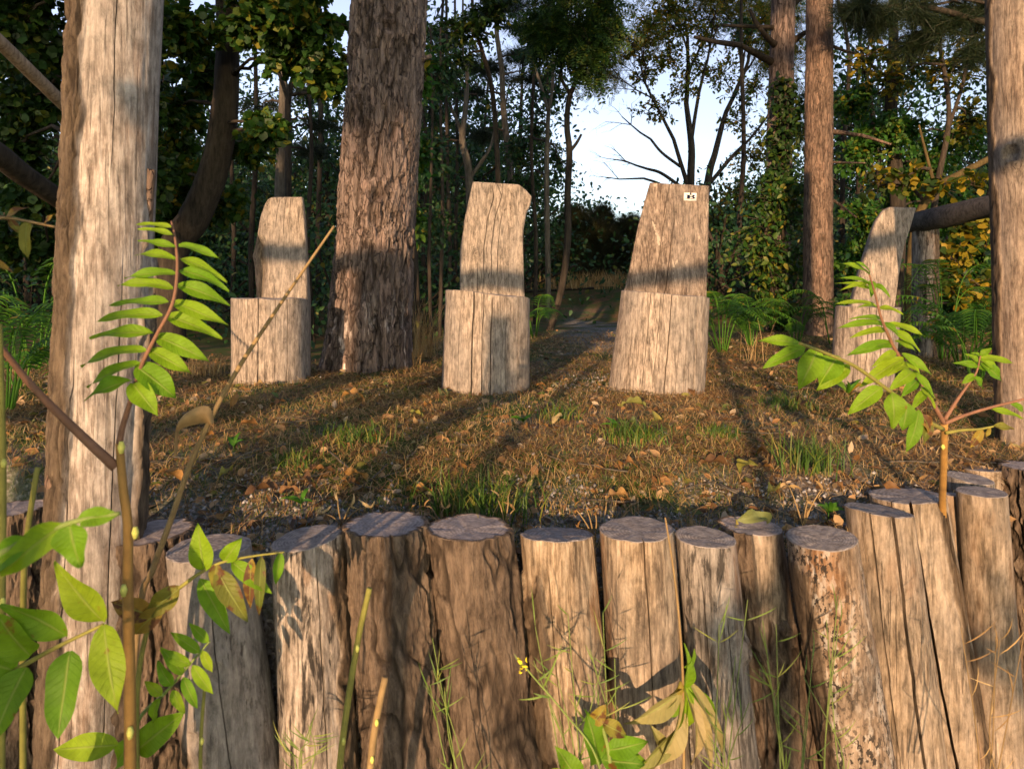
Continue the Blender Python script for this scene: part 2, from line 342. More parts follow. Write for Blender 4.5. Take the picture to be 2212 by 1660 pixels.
grav = grav * sst(1.9, 1.5, np.abs(GX)); grav = np.maximum(grav, .5 * sst(1.9, 1.5, np.abs(GX)) * sst(.5, .6, fbm(GX * 3, GY * 3, 0, 3, 44)) * sst(4, 2, GY))
m, nt, b, o = newmat("forest_floor")
n1 = noise(nt, coords(nt, (1, 1, 1)), 55, 6, .7); n2 = noise(nt, coords(nt, (1, 1, 1)), 5, 4, .6); n3 = noise(nt, coords(nt, (1, 1, 1)), 260, 3, .7)
soil = ramp(nt, n1, [(.3, (.045, .032, .018)), (.5, (.13, .082, .04)), (.7, (.23, .14, .065))])
soil = mix(nt, ramp(nt, n2, [(.42, 0.0), (.54, .85)]), soil, (.05, .085, .02))
vor = nd(nt, "TexVoronoi", Scale=95.0); nt.links.new(coords(nt, (1, 1, 1)), vor.inputs["Vector"])
gcol = ramp(nt, vor.outputs["Color"], [(.1, (.10, .095, .09)), (.6, (.24, .23, .22)), (.95, (.45, .43, .41))])
col = mix(nt, mth(nt, 'MULTIPLY', attr(nt, "grav"), ramp(nt, n1, [(.35, .3), (.55, 1.0)])), soil, gcol)
nt.links.new(col, b.inputs["Base Color"]); b.inputs["Roughness"].default_value = .95; b.inputs["Specular IOR Level"].default_value = .1
bump(nt, b, mth(nt, 'ADD', n1, mth(nt, 'MULTIPLY', vor.outputs["Distance"], attr(nt, "grav"))), .9, .012)
tag(mk("ground", np.stack([GX, GY, GZ], -1).reshape(-1, 3), [GF], m, attrs=dict(grav=grav.ravel())), kind="structure")

# ------------------------------------------------------------------ logs
def log_mesh(C0, C1, r0, r1, seed, tilt=(0, 0), nth=110, nz=90, cracks=(), bark=None, lump=.06, barkt=.012, oval=1.0, rough=.03, capdip=0.0, flare=0.0, barkscale=1.0, knots=(), bow=(0, 0), front=True):
    """a log from the bottom centre C0 to the top centre C1; bark(th, t) gives the bark mask; cracks = (angle, half width in rad, depth, t0, t1).
    Angle 0 faces the camera (-y), positive to the right."""
    rng = np.random.default_rng(seed)
    if front:
        a = np.linspace(-1, 1, nth, endpoint=False); th = math.pi * (a - .28 * np.sin(math.pi * a) / math.pi * 2.2)
    else: th = np.linspace(-math.pi, math.pi, nth, endpoint=False)
    ex = []
    for (ca, cw, cd, t0, t1) in cracks:
        th = th[np.abs(th - ca) > cw * 1.3]; ex += [ca - cw, ca - cw * .35, ca + cw * .35, ca + cw]
    th = np.sort(np.concatenate([th, ex])) if ex else th
    n = len(th); t = np.linspace(0, 1, nz)
    TH, T = np.meshgrid(th, t)
    L = np.linalg.norm(np.array(C1) - np.array(C0))
    wob = (.007 * (vn(seed * 3.1, 0, T * L * 6, 3) - .5) + .003 * (vn(seed * 1.7, 0, T * L * 22, 4) - .5)) / max(r0, r1) + (.04 * (vn(seed * 2.3, 1, T * L * 1.5, 9) - .5))
    A = TH + wob
    r = r0 + (r1 - r0) * T + flare * np.exp(-T * L * 4.5) * (.35 + 1.3 * vn(np.sin(TH) * 1.6, np.cos(TH) * 1.6, 0, seed + 70))
    sx, sy, sz = np.sin(A), -np.cos(A), T * L
    d = lump * r * 2 * (fbm(sx * 1.3, sy * 1.3, sz * 2.2, 3, seed) - .5)
    rr = np.mean([r0, r1])
    g = fbm(sx * rr * 90, sy * rr * 90, sz * 3.5, 3, seed + 9) - .5
    d = d + rough * rr * g
    bm = np.zeros_like(TH); fm = np.zeros_like(TH)
    if bark is not None:
        edge_n = fbm(sx * rr * 30, sy * rr * 30, sz * 9, 4, seed + 5)
        bm = bark(A, T, edge_n)
        f = rr * 26 * barkscale
        wx = .5 * fbm(sx * f * .6, sy * f * .6, sz * 14, 2, seed + 3)
        nn = fbm(sx * f + wx, sy * f + wx, sz * 7 * barkscale + wx, 3, seed + 1)
        fur = sst(0.0, .085, np.abs(nn - .5))
        fine = fbm(sx * rr * 150, sy * rr * 150, sz * 34, 3, seed + 2) - .5
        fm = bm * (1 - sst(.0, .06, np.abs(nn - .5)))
        d = d + bm * barkt * (.3 + .75 * fur + .8 * fine + .5 * (fbm(sx * rr * 260, sy * rr * 260, sz * 70, 3, seed + 12) - .5))
    for (ca, cw, cd, t0, t1) in cracks:
        w = np.clip(1 - (np.abs(TH - ca) / cw) ** 2 * .999, 0, 1); w = (w > .5) * 1.0 + (w > .01) * (w <= .5) * .08
        win = sst(t0 - .04, t0 + .05, T) * sst(t1 + .04, t1 - .05, T) if t1 < 1 else sst(t0 - .04, t0 + .08, T)
        d = d - cd * w * win * (.6 + .8 * vn(sz * 9, ca * 7, 0, 6))
    for (ka, kt, kr, kh) in knots:
        dd = np.sqrt(((A - ka) * rr) ** 2 + ((T - kt) * L) ** 2)
        d = d + kh * np.exp(-(dd / kr) ** 2) - kh * 1.6 * np.exp(-(dd / (kr * .42)) ** 2) + .12 * kh * np.sin(dd / kr * 14) * np.exp(-(dd / kr) ** 2)
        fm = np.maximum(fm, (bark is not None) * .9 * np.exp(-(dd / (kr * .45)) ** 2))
    rad = r + d
    C = np.array(C0)[None, None, :] + (np.array(C1) - np.array(C0))[None, None, :] * T[..., None]
    C = C + np.array([bow[0], bow[1], 0]) * (np.sin(T * math.pi))[..., None]
    X = rad * sx; Y = rad * sy * oval
    zt = (tilt[0] * X + tilt[1] * Y) * sst(0, 1, T)
    zt = zt + .012 * r0 * 6 * (fbm(sx * 2.2, sy * 2.2, 0, 3, seed + 40) - .5) * sst(.75, 1, T)
    V = C + np.stack([X, Y, zt], -1)
    i = np.arange(nz - 1)[:, None] * n; j = np.arange(n)[None, :]; k = (j + 1) % n
    F = np.stack([i + j, i + k, i + n + k, i + n + j], -1).reshape(-1, 4)
    fu = fm.ravel(); Vs = [V.reshape(-1, 3)]; cap = [np.zeros(nz * n)]; rd = [np.ones(nz * n)]; bk = [bm.ravel()]
    base = nz * n; rings = [1.0, .975, .925, .87, .7, .5, .25]
    top = V[-1]; ctr = top.mean(0)
    for q in rings:
        p = ctr + (top - ctr) * q
        p = p + np.array([0, 0, 1]) * ((.0015 if q < 1 else 0) - capdip * (1 - q) + .004 * (fbm(p[:, 0] * 60, p[:, 1] * 60, 0, 2, seed) - .5) * (q < .95))[:, None]
        Vs.append(p); cap.append(np.where((bm[-1] > .5) & (q > .9), 0.0, 1.0)); rd.append(np.full(n, q)); bk.append(bm[-1] * (q > .9))
    for q in range(len(rings) - 1):
        s0 = base + q * n; j = np.arange(n); k = (j + 1) % n
        F = np.vstack([F, np.stack([s0 + j, s0 + k, s0 + n + k, s0 + n + j], -1)])
    s0 = base + (len(rings) - 1) * n; Vs.append(ctr[None] + [[0, 0, -capdip]]); cap.append([1]); rd.append([0]); bk.append([0])
    j = np.arange(n); k = (j + 1) % n
    F3 = np.stack([s0 + j, s0 + k, np.full(n, s0 + n)], -1)
    bcen = base + len(rings) * n + 1
    Vs.append(V[0].mean(0)[None]); cap.append([0]); rd.append([1]); bk.append([0])
    F3 = np.vstack([F3, np.stack([k, j, np.full(n, bcen)], -1)])
    Vall = np.concatenate(Vs)
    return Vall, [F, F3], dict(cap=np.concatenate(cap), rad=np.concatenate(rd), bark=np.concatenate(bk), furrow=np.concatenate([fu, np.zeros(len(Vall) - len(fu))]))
def allbark(A, T, e): return np.ones_like(A)
def leftbark(a0, a1, t1=1.0):
    return lambda A, T, e: sst(-.03, .03, (A - a0) / 2 + .3 * (e - .5)) * sst(-.03, .03, (a1 - A) / 2 + .3 * (e - .5)) * sst(-.02, .02, t1 - T + .3 * (e - .5))
def lowbark(t1, wob=.5): return lambda A, T, e: sst(-.02, .02, t1 - T + wob * (e - .5))
def ringbark(A, T, e): return sst(-.02, .02, e - .40)
def patchbark(th): return lambda A, T, e: sst(-.02, .02, e - th)

POSTS = "log posts edging the earth platform"
def post(label, x0, x1, pyt, y, bx, mat, seed, tilt=(0, 0), rb=None, **k):
    if k.get('bark') is not None: k.update(nth=190, nz=230)
    """x0, x1: left and right of the top in the photo, pyt: height of the middle of its top, bx: middle at the foot of the picture"""
    c = (x0 + x1) / 2; top = P(c, pyt, y); r = M_((x1 - x0) / 2, y) * .985 * math.cos(math.atan((c - CX) / FPX))
    low = P(bx, 1660, y); dirv = low - top; f = (top[2] + .82) / (top[2] - low[2])
    bot = top + dirv * f
    bot[1] = y - .02
    V, F, at = log_mesh(bot, top, rb * r if rb else r * 1.06, r, seed, tilt, **k)
    o = mk("log_post", V, F, mat, loc=bot, attrs=at)
    return tag(o, label, "log post", POSTS)
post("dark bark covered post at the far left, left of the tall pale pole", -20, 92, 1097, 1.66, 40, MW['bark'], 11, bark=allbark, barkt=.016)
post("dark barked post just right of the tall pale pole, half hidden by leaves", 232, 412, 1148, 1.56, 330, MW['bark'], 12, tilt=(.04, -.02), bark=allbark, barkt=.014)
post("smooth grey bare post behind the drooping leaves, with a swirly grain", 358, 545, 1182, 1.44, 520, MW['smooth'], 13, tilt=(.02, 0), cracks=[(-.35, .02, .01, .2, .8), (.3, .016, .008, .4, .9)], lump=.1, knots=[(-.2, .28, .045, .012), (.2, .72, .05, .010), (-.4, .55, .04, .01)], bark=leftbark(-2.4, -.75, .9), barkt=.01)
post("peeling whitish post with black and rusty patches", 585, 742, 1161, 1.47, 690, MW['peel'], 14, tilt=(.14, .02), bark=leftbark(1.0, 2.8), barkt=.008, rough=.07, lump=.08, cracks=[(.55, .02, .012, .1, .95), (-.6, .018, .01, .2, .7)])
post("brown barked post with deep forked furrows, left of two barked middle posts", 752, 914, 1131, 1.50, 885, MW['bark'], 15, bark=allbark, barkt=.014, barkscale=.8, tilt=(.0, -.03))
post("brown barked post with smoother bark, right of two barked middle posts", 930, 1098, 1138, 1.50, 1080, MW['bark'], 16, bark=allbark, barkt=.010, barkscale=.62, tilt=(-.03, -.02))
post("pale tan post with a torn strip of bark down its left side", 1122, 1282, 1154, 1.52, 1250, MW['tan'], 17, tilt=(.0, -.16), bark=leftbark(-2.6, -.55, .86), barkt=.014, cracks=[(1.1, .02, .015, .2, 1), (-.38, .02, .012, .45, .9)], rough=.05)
post("tan post with a single crack from its top and a right side in grey shade", 1294, 1457, 1142, 1.50, 1405, MW['tan'], 38, tilt=(.03, .0), cracks=[(-.02, .018, .022, .45, 1)], lump=.05)
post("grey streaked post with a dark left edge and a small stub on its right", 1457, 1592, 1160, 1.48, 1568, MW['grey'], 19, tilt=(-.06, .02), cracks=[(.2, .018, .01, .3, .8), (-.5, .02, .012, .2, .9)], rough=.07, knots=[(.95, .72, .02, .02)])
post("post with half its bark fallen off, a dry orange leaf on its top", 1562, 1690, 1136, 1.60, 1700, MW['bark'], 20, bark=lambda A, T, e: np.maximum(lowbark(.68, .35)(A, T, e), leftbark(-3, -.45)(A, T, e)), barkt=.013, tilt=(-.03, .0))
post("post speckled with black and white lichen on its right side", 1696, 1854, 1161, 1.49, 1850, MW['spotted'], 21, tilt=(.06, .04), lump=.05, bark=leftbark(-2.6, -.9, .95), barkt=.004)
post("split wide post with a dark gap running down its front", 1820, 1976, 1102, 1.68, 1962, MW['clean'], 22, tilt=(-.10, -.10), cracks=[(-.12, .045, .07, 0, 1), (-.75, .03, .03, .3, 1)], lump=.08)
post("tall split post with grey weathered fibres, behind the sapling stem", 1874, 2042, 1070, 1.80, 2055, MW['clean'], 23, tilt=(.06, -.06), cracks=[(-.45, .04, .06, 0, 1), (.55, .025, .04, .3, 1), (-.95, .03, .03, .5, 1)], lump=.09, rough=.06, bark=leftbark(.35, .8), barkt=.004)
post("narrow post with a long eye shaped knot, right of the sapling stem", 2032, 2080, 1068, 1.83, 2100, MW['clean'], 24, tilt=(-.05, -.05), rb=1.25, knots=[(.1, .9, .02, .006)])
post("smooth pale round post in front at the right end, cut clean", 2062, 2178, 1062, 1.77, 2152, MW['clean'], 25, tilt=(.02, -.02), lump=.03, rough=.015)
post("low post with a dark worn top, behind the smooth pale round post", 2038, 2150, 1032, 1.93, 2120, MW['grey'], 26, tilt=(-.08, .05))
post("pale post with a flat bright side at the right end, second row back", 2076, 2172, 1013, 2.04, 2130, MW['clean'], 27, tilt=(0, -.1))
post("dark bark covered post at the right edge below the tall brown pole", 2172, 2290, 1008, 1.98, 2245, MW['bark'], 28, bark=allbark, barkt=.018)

# tall poles
pb, pt = P(190, 1600, 1.5), P(258, 0, 1.56)
dv = pt - pb; pb2 = pb - dv * .18; pt2 = pt + dv * .75
pole = empty("tall_pole", tuple(pb2)); tag(pole, "tall pale debarked pole leaning slightly right at the left of the picture", "pole", "tall poles")
def polebark(A, T, e): return np.maximum(leftbark(-2.5, -.20)(A, T, e), leftbark(1.40, 2.8, .42)(A, T, e))
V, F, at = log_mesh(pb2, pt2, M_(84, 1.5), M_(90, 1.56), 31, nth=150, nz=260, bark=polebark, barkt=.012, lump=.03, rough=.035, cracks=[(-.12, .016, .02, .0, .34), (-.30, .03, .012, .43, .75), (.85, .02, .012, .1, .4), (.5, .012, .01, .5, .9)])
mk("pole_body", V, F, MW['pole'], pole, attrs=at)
def bark_strip(parent, px, py0, py1, w, y, seed):
    pts = smooth_path([P(px + R.normal(0, 2), py, y) for py in np.linspace(py1, py0, 9)], 5)
    rr = M_(w / 2, y) * (.6 + .8 * vn(np.linspace(0, 9, len(pts)), seed, 0)); rr[0] *= .3; rr[-1] *= .4
    V, fs = tube(pts, rr, 10); V = V + .004 * (vn(V[:, 0] * 160, V[:, 1] * 160, V[:, 2] * 60, seed)[:, None] - .5)
    mk("bark_strip", V, fs, MB_red, parent)
bark_strip(pole, 118, 970, 1130, 26, 1.46, 3)
bark_strip(pole, 300, 880, 1130, 22, 1.55, 4)
stp = smooth_path([P(313, 480, 1.55), P(318, 420, 1.54), P(324, 366, 1.54)], 6)
V, fs = tube(stp, np.linspace(M_(16, 1.54), M_(12, 1.54), len(stp)), 10); mk("broken_stub", V, fs, MB_red, pole)
pb, pt = P(2222, 988, 2.5), P(2205, 0, 2.48); dv = pt - pb
rp = empty("tall_pole", tuple(pb)); tag(rp, "tall brown bare pole standing at the right edge of the picture", "pole", "tall poles")
V, F, at = log_mesh(pb - dv * .05, pt + dv * .6, M_(57, 2.5), M_(64, 2.5), 33, nth=130, nz=180, lump=.03, rough=.02, bark=leftbark(-2.6, -1.55, 1.4), barkt=.004, cracks=[(-.5, .012, .008, .6, .9)], knots=[(-.95, .43, .05, .03)])  # the bark mask here paints the shade along the bare pole's left edge
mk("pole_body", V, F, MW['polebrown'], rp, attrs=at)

# ------------------------------------------------------------------ stump chairs
def interp_poly(poly, t):
    poly = np.asarray(poly, float); s = np.concatenate([[0], np.cumsum(np.abs(np.diff(poly[:, 1])) + .3 * np.abs(np.diff(poly[:, 0])))]); s = s / s[-1]
    return np.stack([np.interp(t, s, poly[:, 0]), np.interp(t, s, poly[:, 1])], -1)
def slab(left, right, y, lean, yaw, thick, seed, cracks, knots=(), ncol=70, nrow=90, topbulge=0, facet=None):
    """sawn slab: flat front with the outline of the two edges (bottom to top), rounded back. yaw turns it about its middle."""
    t = np.linspace(0, 1, nrow); Lp, Rp = interp_poly(left, t), interp_poly(right, t)
    s = np.linspace(0, 1, ncol); ex = []
    for (cs, cw, cd, t0, t1, wb) in cracks:
        s = s[np.abs(s - cs) > cw * 1.4]; ex += [cs - cw, cs - cw * .35, cs + cw * .35, cs + cw]
    s = np.sort(np.concatenate([s, ex])); n = len(s)
    S, T = np.meshgrid(s, t)
    Sw = S + (.030 * (vn(seed, 0, T * 2.2, 2) - .5) + .007 * (vn(seed, 5, T * 15, 2) - .5)) * np.sin(S * math.pi)
    px = Lp[:, 0][:, None] * (1 - Sw) + Rp[:, 0][:, None] * Sw; py = Lp[:, 1][:, None] * (1 - Sw) + Rp[:, 1][:, None] * Sw
    X = (px - CX) / FPX * y; Z = CAMZ + (HZ - py) / FPX * y
    q_ = 1 + (Z - Z.min()) * lean / y; X = X * q_; Z = CAMZ + (Z - CAMZ) * q_
    cxm = X.mean()
    D = .006 * (fbm(X * 8, Z * 3, 0, 3, seed) - .5) + .0035 * (fbm(X * 120, Z * 5, 0, 3, seed + 2) - .5) + .0022 * (fbm(X * 10, Z * 140, 0, 2, seed + 4) - .5)
    e = .010 * ((np.clip(.035 - S, 0, 1) / .035) ** 2 + (np.clip(S - .965, 0, 1) / .035) ** 2) + .006 * (np.clip(T - .985, 0, 1) / .015) ** 2
    D = D + e
    if facet is not None: D = D + facet(S, T)
    for (cs, cw, cd, t0, t1, wb) in cracks:
        w = (np.abs(S - cs) < cw * .5) * 1.0
        D = D + cd * w * sst(t0 - .03, t0 + .04, T) * (sst(t1 + .03, t1 - .04, T) if t1 < 1 else 1)
    for (ks, kt, kr, kh) in knots:
        dd = np.sqrt(((S - ks) * .38) ** 2 + ((T - kt) * .6) ** 2); D = D - kh * np.exp(-(dd / kr) ** 2) + kh * .5 * np.sin(dd / kr * 12) * np.exp(-(dd / kr) ** 2)
    zb = Z.min()
    Yf = y + (Z - zb) * lean + D
    hw = np.abs(X[:, -1] - X[:, 0]).mean() / 2
    s2 = s[::-1]; S2 = np.broadcast_to(s2, (nrow, n))
    Xb = (Lp[:, 0][:, None] * (1 - S2) + Rp[:, 0][:, None] * S2 - CX) / FPX * y; Zb = CAMZ + (HZ - (Lp[:, 1][:, None] * (1 - S2) + Rp[:, 1][:, None] * S2)) / FPX * y
    q_ = 1 + (Zb - Zb.min()) * lean / y; Xb = Xb * q_; Zb = CAMZ + (Zb - CAMZ) * q_
    bulge = np.sqrt(np.clip(1 - ((S2 - .5) * 2) ** 2, 0, 1)) 
    Yb = y + (Zb - zb) * lean + .012 + thick * (.25 + .75 * bulge) * (1 - .55 * T) * sst(-.001, .03, np.minimum(S2, 1 - S2)) + .01 * (fbm(Xb * 14, Zb * 6, 3, 3, seed) - .5)
    V = np.concatenate([np.stack([X, Yf, Z], -1), np.stack([Xb, Yb, Zb], -1)], 1); nn = 2 * n
    ext = 8; low = np.repeat(V[:1], ext, 0); low[:, :, 2] = V[0, :, 2][None] + (np.linspace(-.09, -.002, ext)[:, None] - V[0, :, 2][None]) * np.linspace(1, .06, ext)[:, None]; V = np.concatenate([low, V]); nrow = nrow + ext
    i = np.arange(nrow - 1)[:, None] * nn; j = np.arange(nn)[None]; k = (j + 1) % nn
    F = np.stack([i + j, i + k, i + nn + k, i + nn + j], -1).reshape(-1, 4)
    V = V.reshape(-1, 3); at = dict(cap=np.zeros(len(V)), rad=np.ones(len(V)), bark=np.zeros(len(V)))
    # top and bottom faces, front vertex to back vertex
    a = np.arange(n - 1); b2 = 2 * n - 1 - a; off = len(V)
    T0 = np.stack([a, a + 1, b2 - 1, b2], -1)
    Vt = V[(nrow - 1) * nn:]; V = np.vstack([V, Vt]); F = np.vstack([F, T0 + off, T0[:, ::-1]])
    at = dict(cap=np.concatenate([at['cap'], np.ones(nn)]), rad=np.concatenate([at['rad'], np.linspace(0, 1, nn)]), bark=np.concatenate([at['bark'], np.zeros(nn)]))
    if yaw:
        c, s_ = math.cos(yaw), math.sin(yaw); x, yy = V[:, 0] - cxm, V[:, 1] - y
        V[:, 0] = cxm + c * x - s_ * yy; V[:, 1] = y + s_ * x + c * yy
    return V, [F], at
def block(left, right, y, depth, seed, cracks, tilt=(0, 0)):
    """seat block: a thick log section; left/right edges given bottom to top"""
    nz = 90; t = np.linspace(0, 1, nz); Lp, Rp = interp_poly(left, t), interp_poly(right, t)
    c0, c1 = P(*((Lp[0] + Rp[0]) / 2), y), P(*((Lp[-1] + Rp[-1]) / 2), y)
    ca = math.cos(math.atan((Lp[0, 0] - CX) / FPX))
    r0, r1 = M_((Rp[0, 0] - Lp[0, 0]) / 2, y) * ca, M_((Rp[-1, 0] - Lp[-1, 0]) / 2, y) * ca
    c0 = c0 - np.array([0, 0, .12])
    return log_mesh(c0, c1, r0, r1, seed, tilt, nth=150, nz=nz, cracks=cracks, lump=.035, rough=.02, oval=depth)
CH = "stump chairs in a row on the platform"
def chair(label, left, right, y, sl, sr, sy, smat, bmat, seed, scr, bcr, lean, yaw=0, tilt=(0, 0), knots=(), thick=.16, facet=None, depth=.85):
    mid = (np.array(sl[0]) + np.array(sr[0])) / 2; base = P(mid[0], mid[1], sy)
    root = empty("stump_chair", tuple(base)); tag(root, label, "chair", CH)
    V, F, at = block(sl, sr, sy, depth, seed, scr, tilt); mk("seat", V, F, smat, root, attrs=at)
    V, F, at = slab(left, right, y, lean, yaw, thick, seed + 1, bcr, knots, facet=facet); o = mk("backrest", V, F, bmat, root, attrs=at)
    return root
chair("stump chair with a squared back and a clean pale seat, leftmost of the four",
      [(552, 660), (552, 641), (549, 577), (544, 553), (552, 521), (561, 469), (570, 442), (577, 430), (586, 425.5)], [(664, 660), (664, 642), (659, 496), (655, 447), (652, 425)], 3.86,
      [(496, 808), (498, 645)], [(667, 808), (666, 645)], 3.70, MW['seat'], MW['back'], 101,
      [(-.02, .014, .05, 0, 1), (-.32, .008, .02, .1, 1), (-.62, .008, .02, .0, .8), (.42, .008, .02, .2, 1), (.75, .012, .02, 0, 1), (-1.0, .01, .02, .1, 1)],
      [(.38, .006, .014, .72, 1, 0), (.55, .006, .016, .66, 1, 0), (.68, .004, .01, .75, .95, 0)], .06, yaw=.0,
      facet=lambda S, T: .10 * sst(.33, .0, S + .10 * np.abs(T - .38) / .3) * sst(.0, .25, T + .2) * sst(.66, .52, T))
chair("stump chair with a wavy edged back and a knot, second from the left",
      [(993, 640), (993, 622), (993, 575), (993, 539), (1000, 499), (1002, 478), (1011, 438), (1021, 392)], [(1133, 655), (1133, 639), (1131, 584), (1130, 539), (1131, 496), (1137, 462), (1146, 441), (1149, 424), (1136, 409), (1122, 398)], 3.62,
      [(951, 824), (957, 720), (961, 628)], [(1143, 824), (1143, 720), (1143, 642)], 3.44, MW['seat'], MW['back'], 111,
      [(-.28, .02, .07, 0, 1), (-.05, .009, .03, 0, 1), (.14, .012, .04, 0, .95), (-.62, .008, .025, .1, 1), (.5, .008, .025, .2, 1), (.85, .01, .03, 0, 1), (-.9, .008, .02, .1, .8)],
      [(.38, .006, .02, .1, .95, 0), (.50, .006, .018, .2, 1, 0), (.6, .005, .014, 0, .7, 0), (.28, .004, .01, .0, .3, 0)], .07, tilt=(-.10, -.02), knots=[(.27, .37, .03, .009), (.68, .1, .02, .007)])
c3 = chair("tall stump chair with a brown tapering back carrying a small white letter sign",
      [(1346, 640), (1351, 621), (1363, 569), (1378, 493), (1393, 435), (1405, 394)], [(1526, 655), (1527, 642), (1531, 540), (1533, 401)], 3.60,
      [(1309, 826), (1325, 720), (1341, 627)], [(1520, 834), (1526, 740), (1532, 645)], 3.40, MW['seat'], MW['backbrown'], 121,
      [(-.05, .012, .05, 0, 1), (-.5, .008, .02, .0, 1), (.35, .008, .03, 0, .9), (.62, .01, .03, .1, 1), (-.85, .01, .03, 0, .7), (.18, .006, .02, 0, .6), (-.28, .006, .02, .3, 1)],
      [(.36, .005, .014, .1, .75, 0), (.50, .006, .016, 0, .7, 0), (.33, .006, .016, .7, 1, 0)], .08, tilt=(-.09, -.02), knots=[(.42, .45, .028, .006), (.48, .82, .03, .006)], thick=.17)
chair("rightmost stump chair, its narrow curved back leaning away behind the sapling leaves",
      [(1838, 670), (1845, 646), (1858, 593), (1870, 553), (1882, 508), (1894, 476), (1908, 455), (1923, 446.5)], [(1930, 680), (1935, 662), (1943, 598), (1955, 533), (1972, 480), (1981, 448)], 3.62,
      [(1788, 850), (1803, 660)], [(1925, 850), (1946, 666)], 3.42, MW['seat'], MW['back'], 131,
      [(.06, .016, .06, 0, .85), (-.35, .008, .02, .1, 1), (.5, .008, .02, .2, 1), (-.7, .012, .02, 0, .9)],
      [(.5, .004, .008, .2, .5, 0)], .10, yaw=.0, tilt=(-.03, -.02), thick=.10)
# letter sign on the third chair
def plate(name, x0, y0, x1, y1, y, th, mat, parent):
    a, b_ = P(x0, y0, y), P(x1, y1, y); V = []
    for yy in (y, y + th):
        V += [(a[0], yy, a[2]), (b_[0], yy, a[2] - .002), (b_[0] - .001, yy, b_[2] - .002), (a[0] - .001, yy, b_[2])]
    V = np.array(V); F = np.array([[3, 2, 1, 0], [4, 5, 6, 7], [0, 1, 5, 4], [1, 2, 6, 5], [2, 3, 7, 6], [3, 0, 4, 7]])
    return mk(name, V, [F], mat, parent, smooth=False)
backs = [c for c in c3.children if c.name.startswith("backrest")][0]
bv = np.array([v.co[:] for v in backs.data.vertices]) + np.array(c3.location)
sgn = P(1491, 425, 3.60); nearv = bv[np.argsort(np.abs(bv[:, 0] - sgn[0]) + np.abs(bv[:, 2] - sgn[2]))[:400]]
ysg = nearv[:, 1].min() - .0045
kk = 3.60 / ysg
def SP(px, py): return (CX + (px - CX), py)
pl = plate("sign_plate", 1477.5, 416, 1505, 433.3, ysg, .004, mat_plain("white_sign", (.80, .78, .75), .45), backs)
def letter_B(parent, px, py, w, h, y):
    cu = bpy.data.curves.new("letter", 'CURVE'); cu.dimensions = '2D'; cu.fill_mode = 'BOTH'
    def bow(cx_, cy_, rx, ry, a0, a1, n=9): return [(cx_ + rx * math.cos(a), cy_ + ry * math.sin(a)) for a in np.linspace(a0, a1, n)]
    hp = math.pi / 2
    outer = [(-.06, 0), (.02, .03), (.09, .17), (.09, .83), (.02, .97), (-.03, 1.04), (.13, 1.0), (.72, 1.0)] + bow(.72, .765, .25, .235, hp, -hp)[1:-1] + [(.80, .53), (.86, .50)] + bow(.72, .25, .29, .25, hp * .8, -hp)[1:] + [(.3, 0)]
    h1 = [(.42, .86), (.42, .63), (.62, .63)] + bow(.62, .745, .10, .115, -hp, hp)[1:]
    h2 = [(.42, .42), (.42, .14), (.63, .14)] + bow(.63, .28, .11, .14, -hp, hp)[1:]
    for poly in (outer, h1, h2):
        s = cu.splines.new('POLY'); s.points.add(len(poly) - 1); s.use_cyclic_u = True
        for q, (u, v) in zip(s.points, poly): q.co = (u * w, v * h, 0, 1)
    ob = bpy.data.objects.new("tmp", cu); COL.objects.link(ob)
    me = bpy.data.meshes.new_from_object(ob.evaluated_get(bpy.context.evaluated_depsgraph_get())); bpy.data.objects.remove(ob)
    V = np.array([v.co[:] for v in me.vertices]); a = P(px, py, y)
    W_ = np.stack([a[0] + V[:, 0], np.full(len(V), y), a[2] + V[:, 1]], -1)
    F3 = [list(p.vertices) for p in me.polygons]
    me2 = bpy.data.meshes.new("letter"); off = np.zeros(3); q = parent
    while q is not None: off = off + np.array(q.location); q = q.parent
    me2.from_pydata([tuple(p) for p in (W_ - off)], [], F3)
    ob = bpy.data.objects.new("letter", me2); COL.objects.link(ob); ob.parent = parent
    return ob
M_ink = mat_plain("navy_ink", (.006, .009, .03), .95); M_ink.node_tree.nodes["Principled BSDF"].inputs["Specular IOR Level"].default_value = 0.0
lb = letter_B(pl, 1482.5, 429.3, M_(19.0, ysg), M_(8.6, ysg), ysg - .0012); lb.data.materials.append(M_ink)
a = P(1491.8, 418.2, ysg - .002); th = np.arange(10) / 10 * 2 * math.pi
V = np.vstack([[a[0] + .0048 * math.cos(t), ysg - .0045, a[2] + .0048 * math.sin(t)] for t in th] + [[a[0] + .0048 * math.cos(t), ysg - .0002, a[2] + .0048 * math.sin(t)] for t in th])
F4 = np.array([[i, (i + 1) % 10, 10 + (i + 1) % 10, 10 + i] for i in range(10)]); mk("nail", V, [F4, np.arange(10)[None]], M_ink, pl, smooth=False)

# log rails
def rail(label, pts, rad, mat, seed, name="log_rail", group="log rails"):
    p = smooth_path(pts, 10); V, fs = tube(p, np.interp(np.linspace(0, 1, len(p)), np.linspace(0, 1, len(rad)), rad), 22)
    c = p.mean(0); d = V - c
    V = V + .010 * (fbm(V[:, 0] * 22, V[:, 1] * 22, V[:, 2] * 22, 3, seed)[:, None] - .5)
    return tag(mk(name, V, fs, mat, loc=tuple(p[0])), label, "log rail", group)
MR = mat_bark("rail_wood", (.03, .028, .027), (.11, .10, .095), 60, .5)
rail("dark round log rail behind the rightmost chair, resting on a grey post", [P(1968, 481, 5.15), P(2040, 468, 4.85), P(2140, 446, 4.45), P(2330, 430, 3.75)], [M_(21, 5.1), M_(25, 4.8), M_(24, 4.4), M_(32, 3.8)], MR, 3)
top = P(1998, 487, 5.1); bot = np.array([P(1997, 780, 5.1)[0], 5.1, -.15])
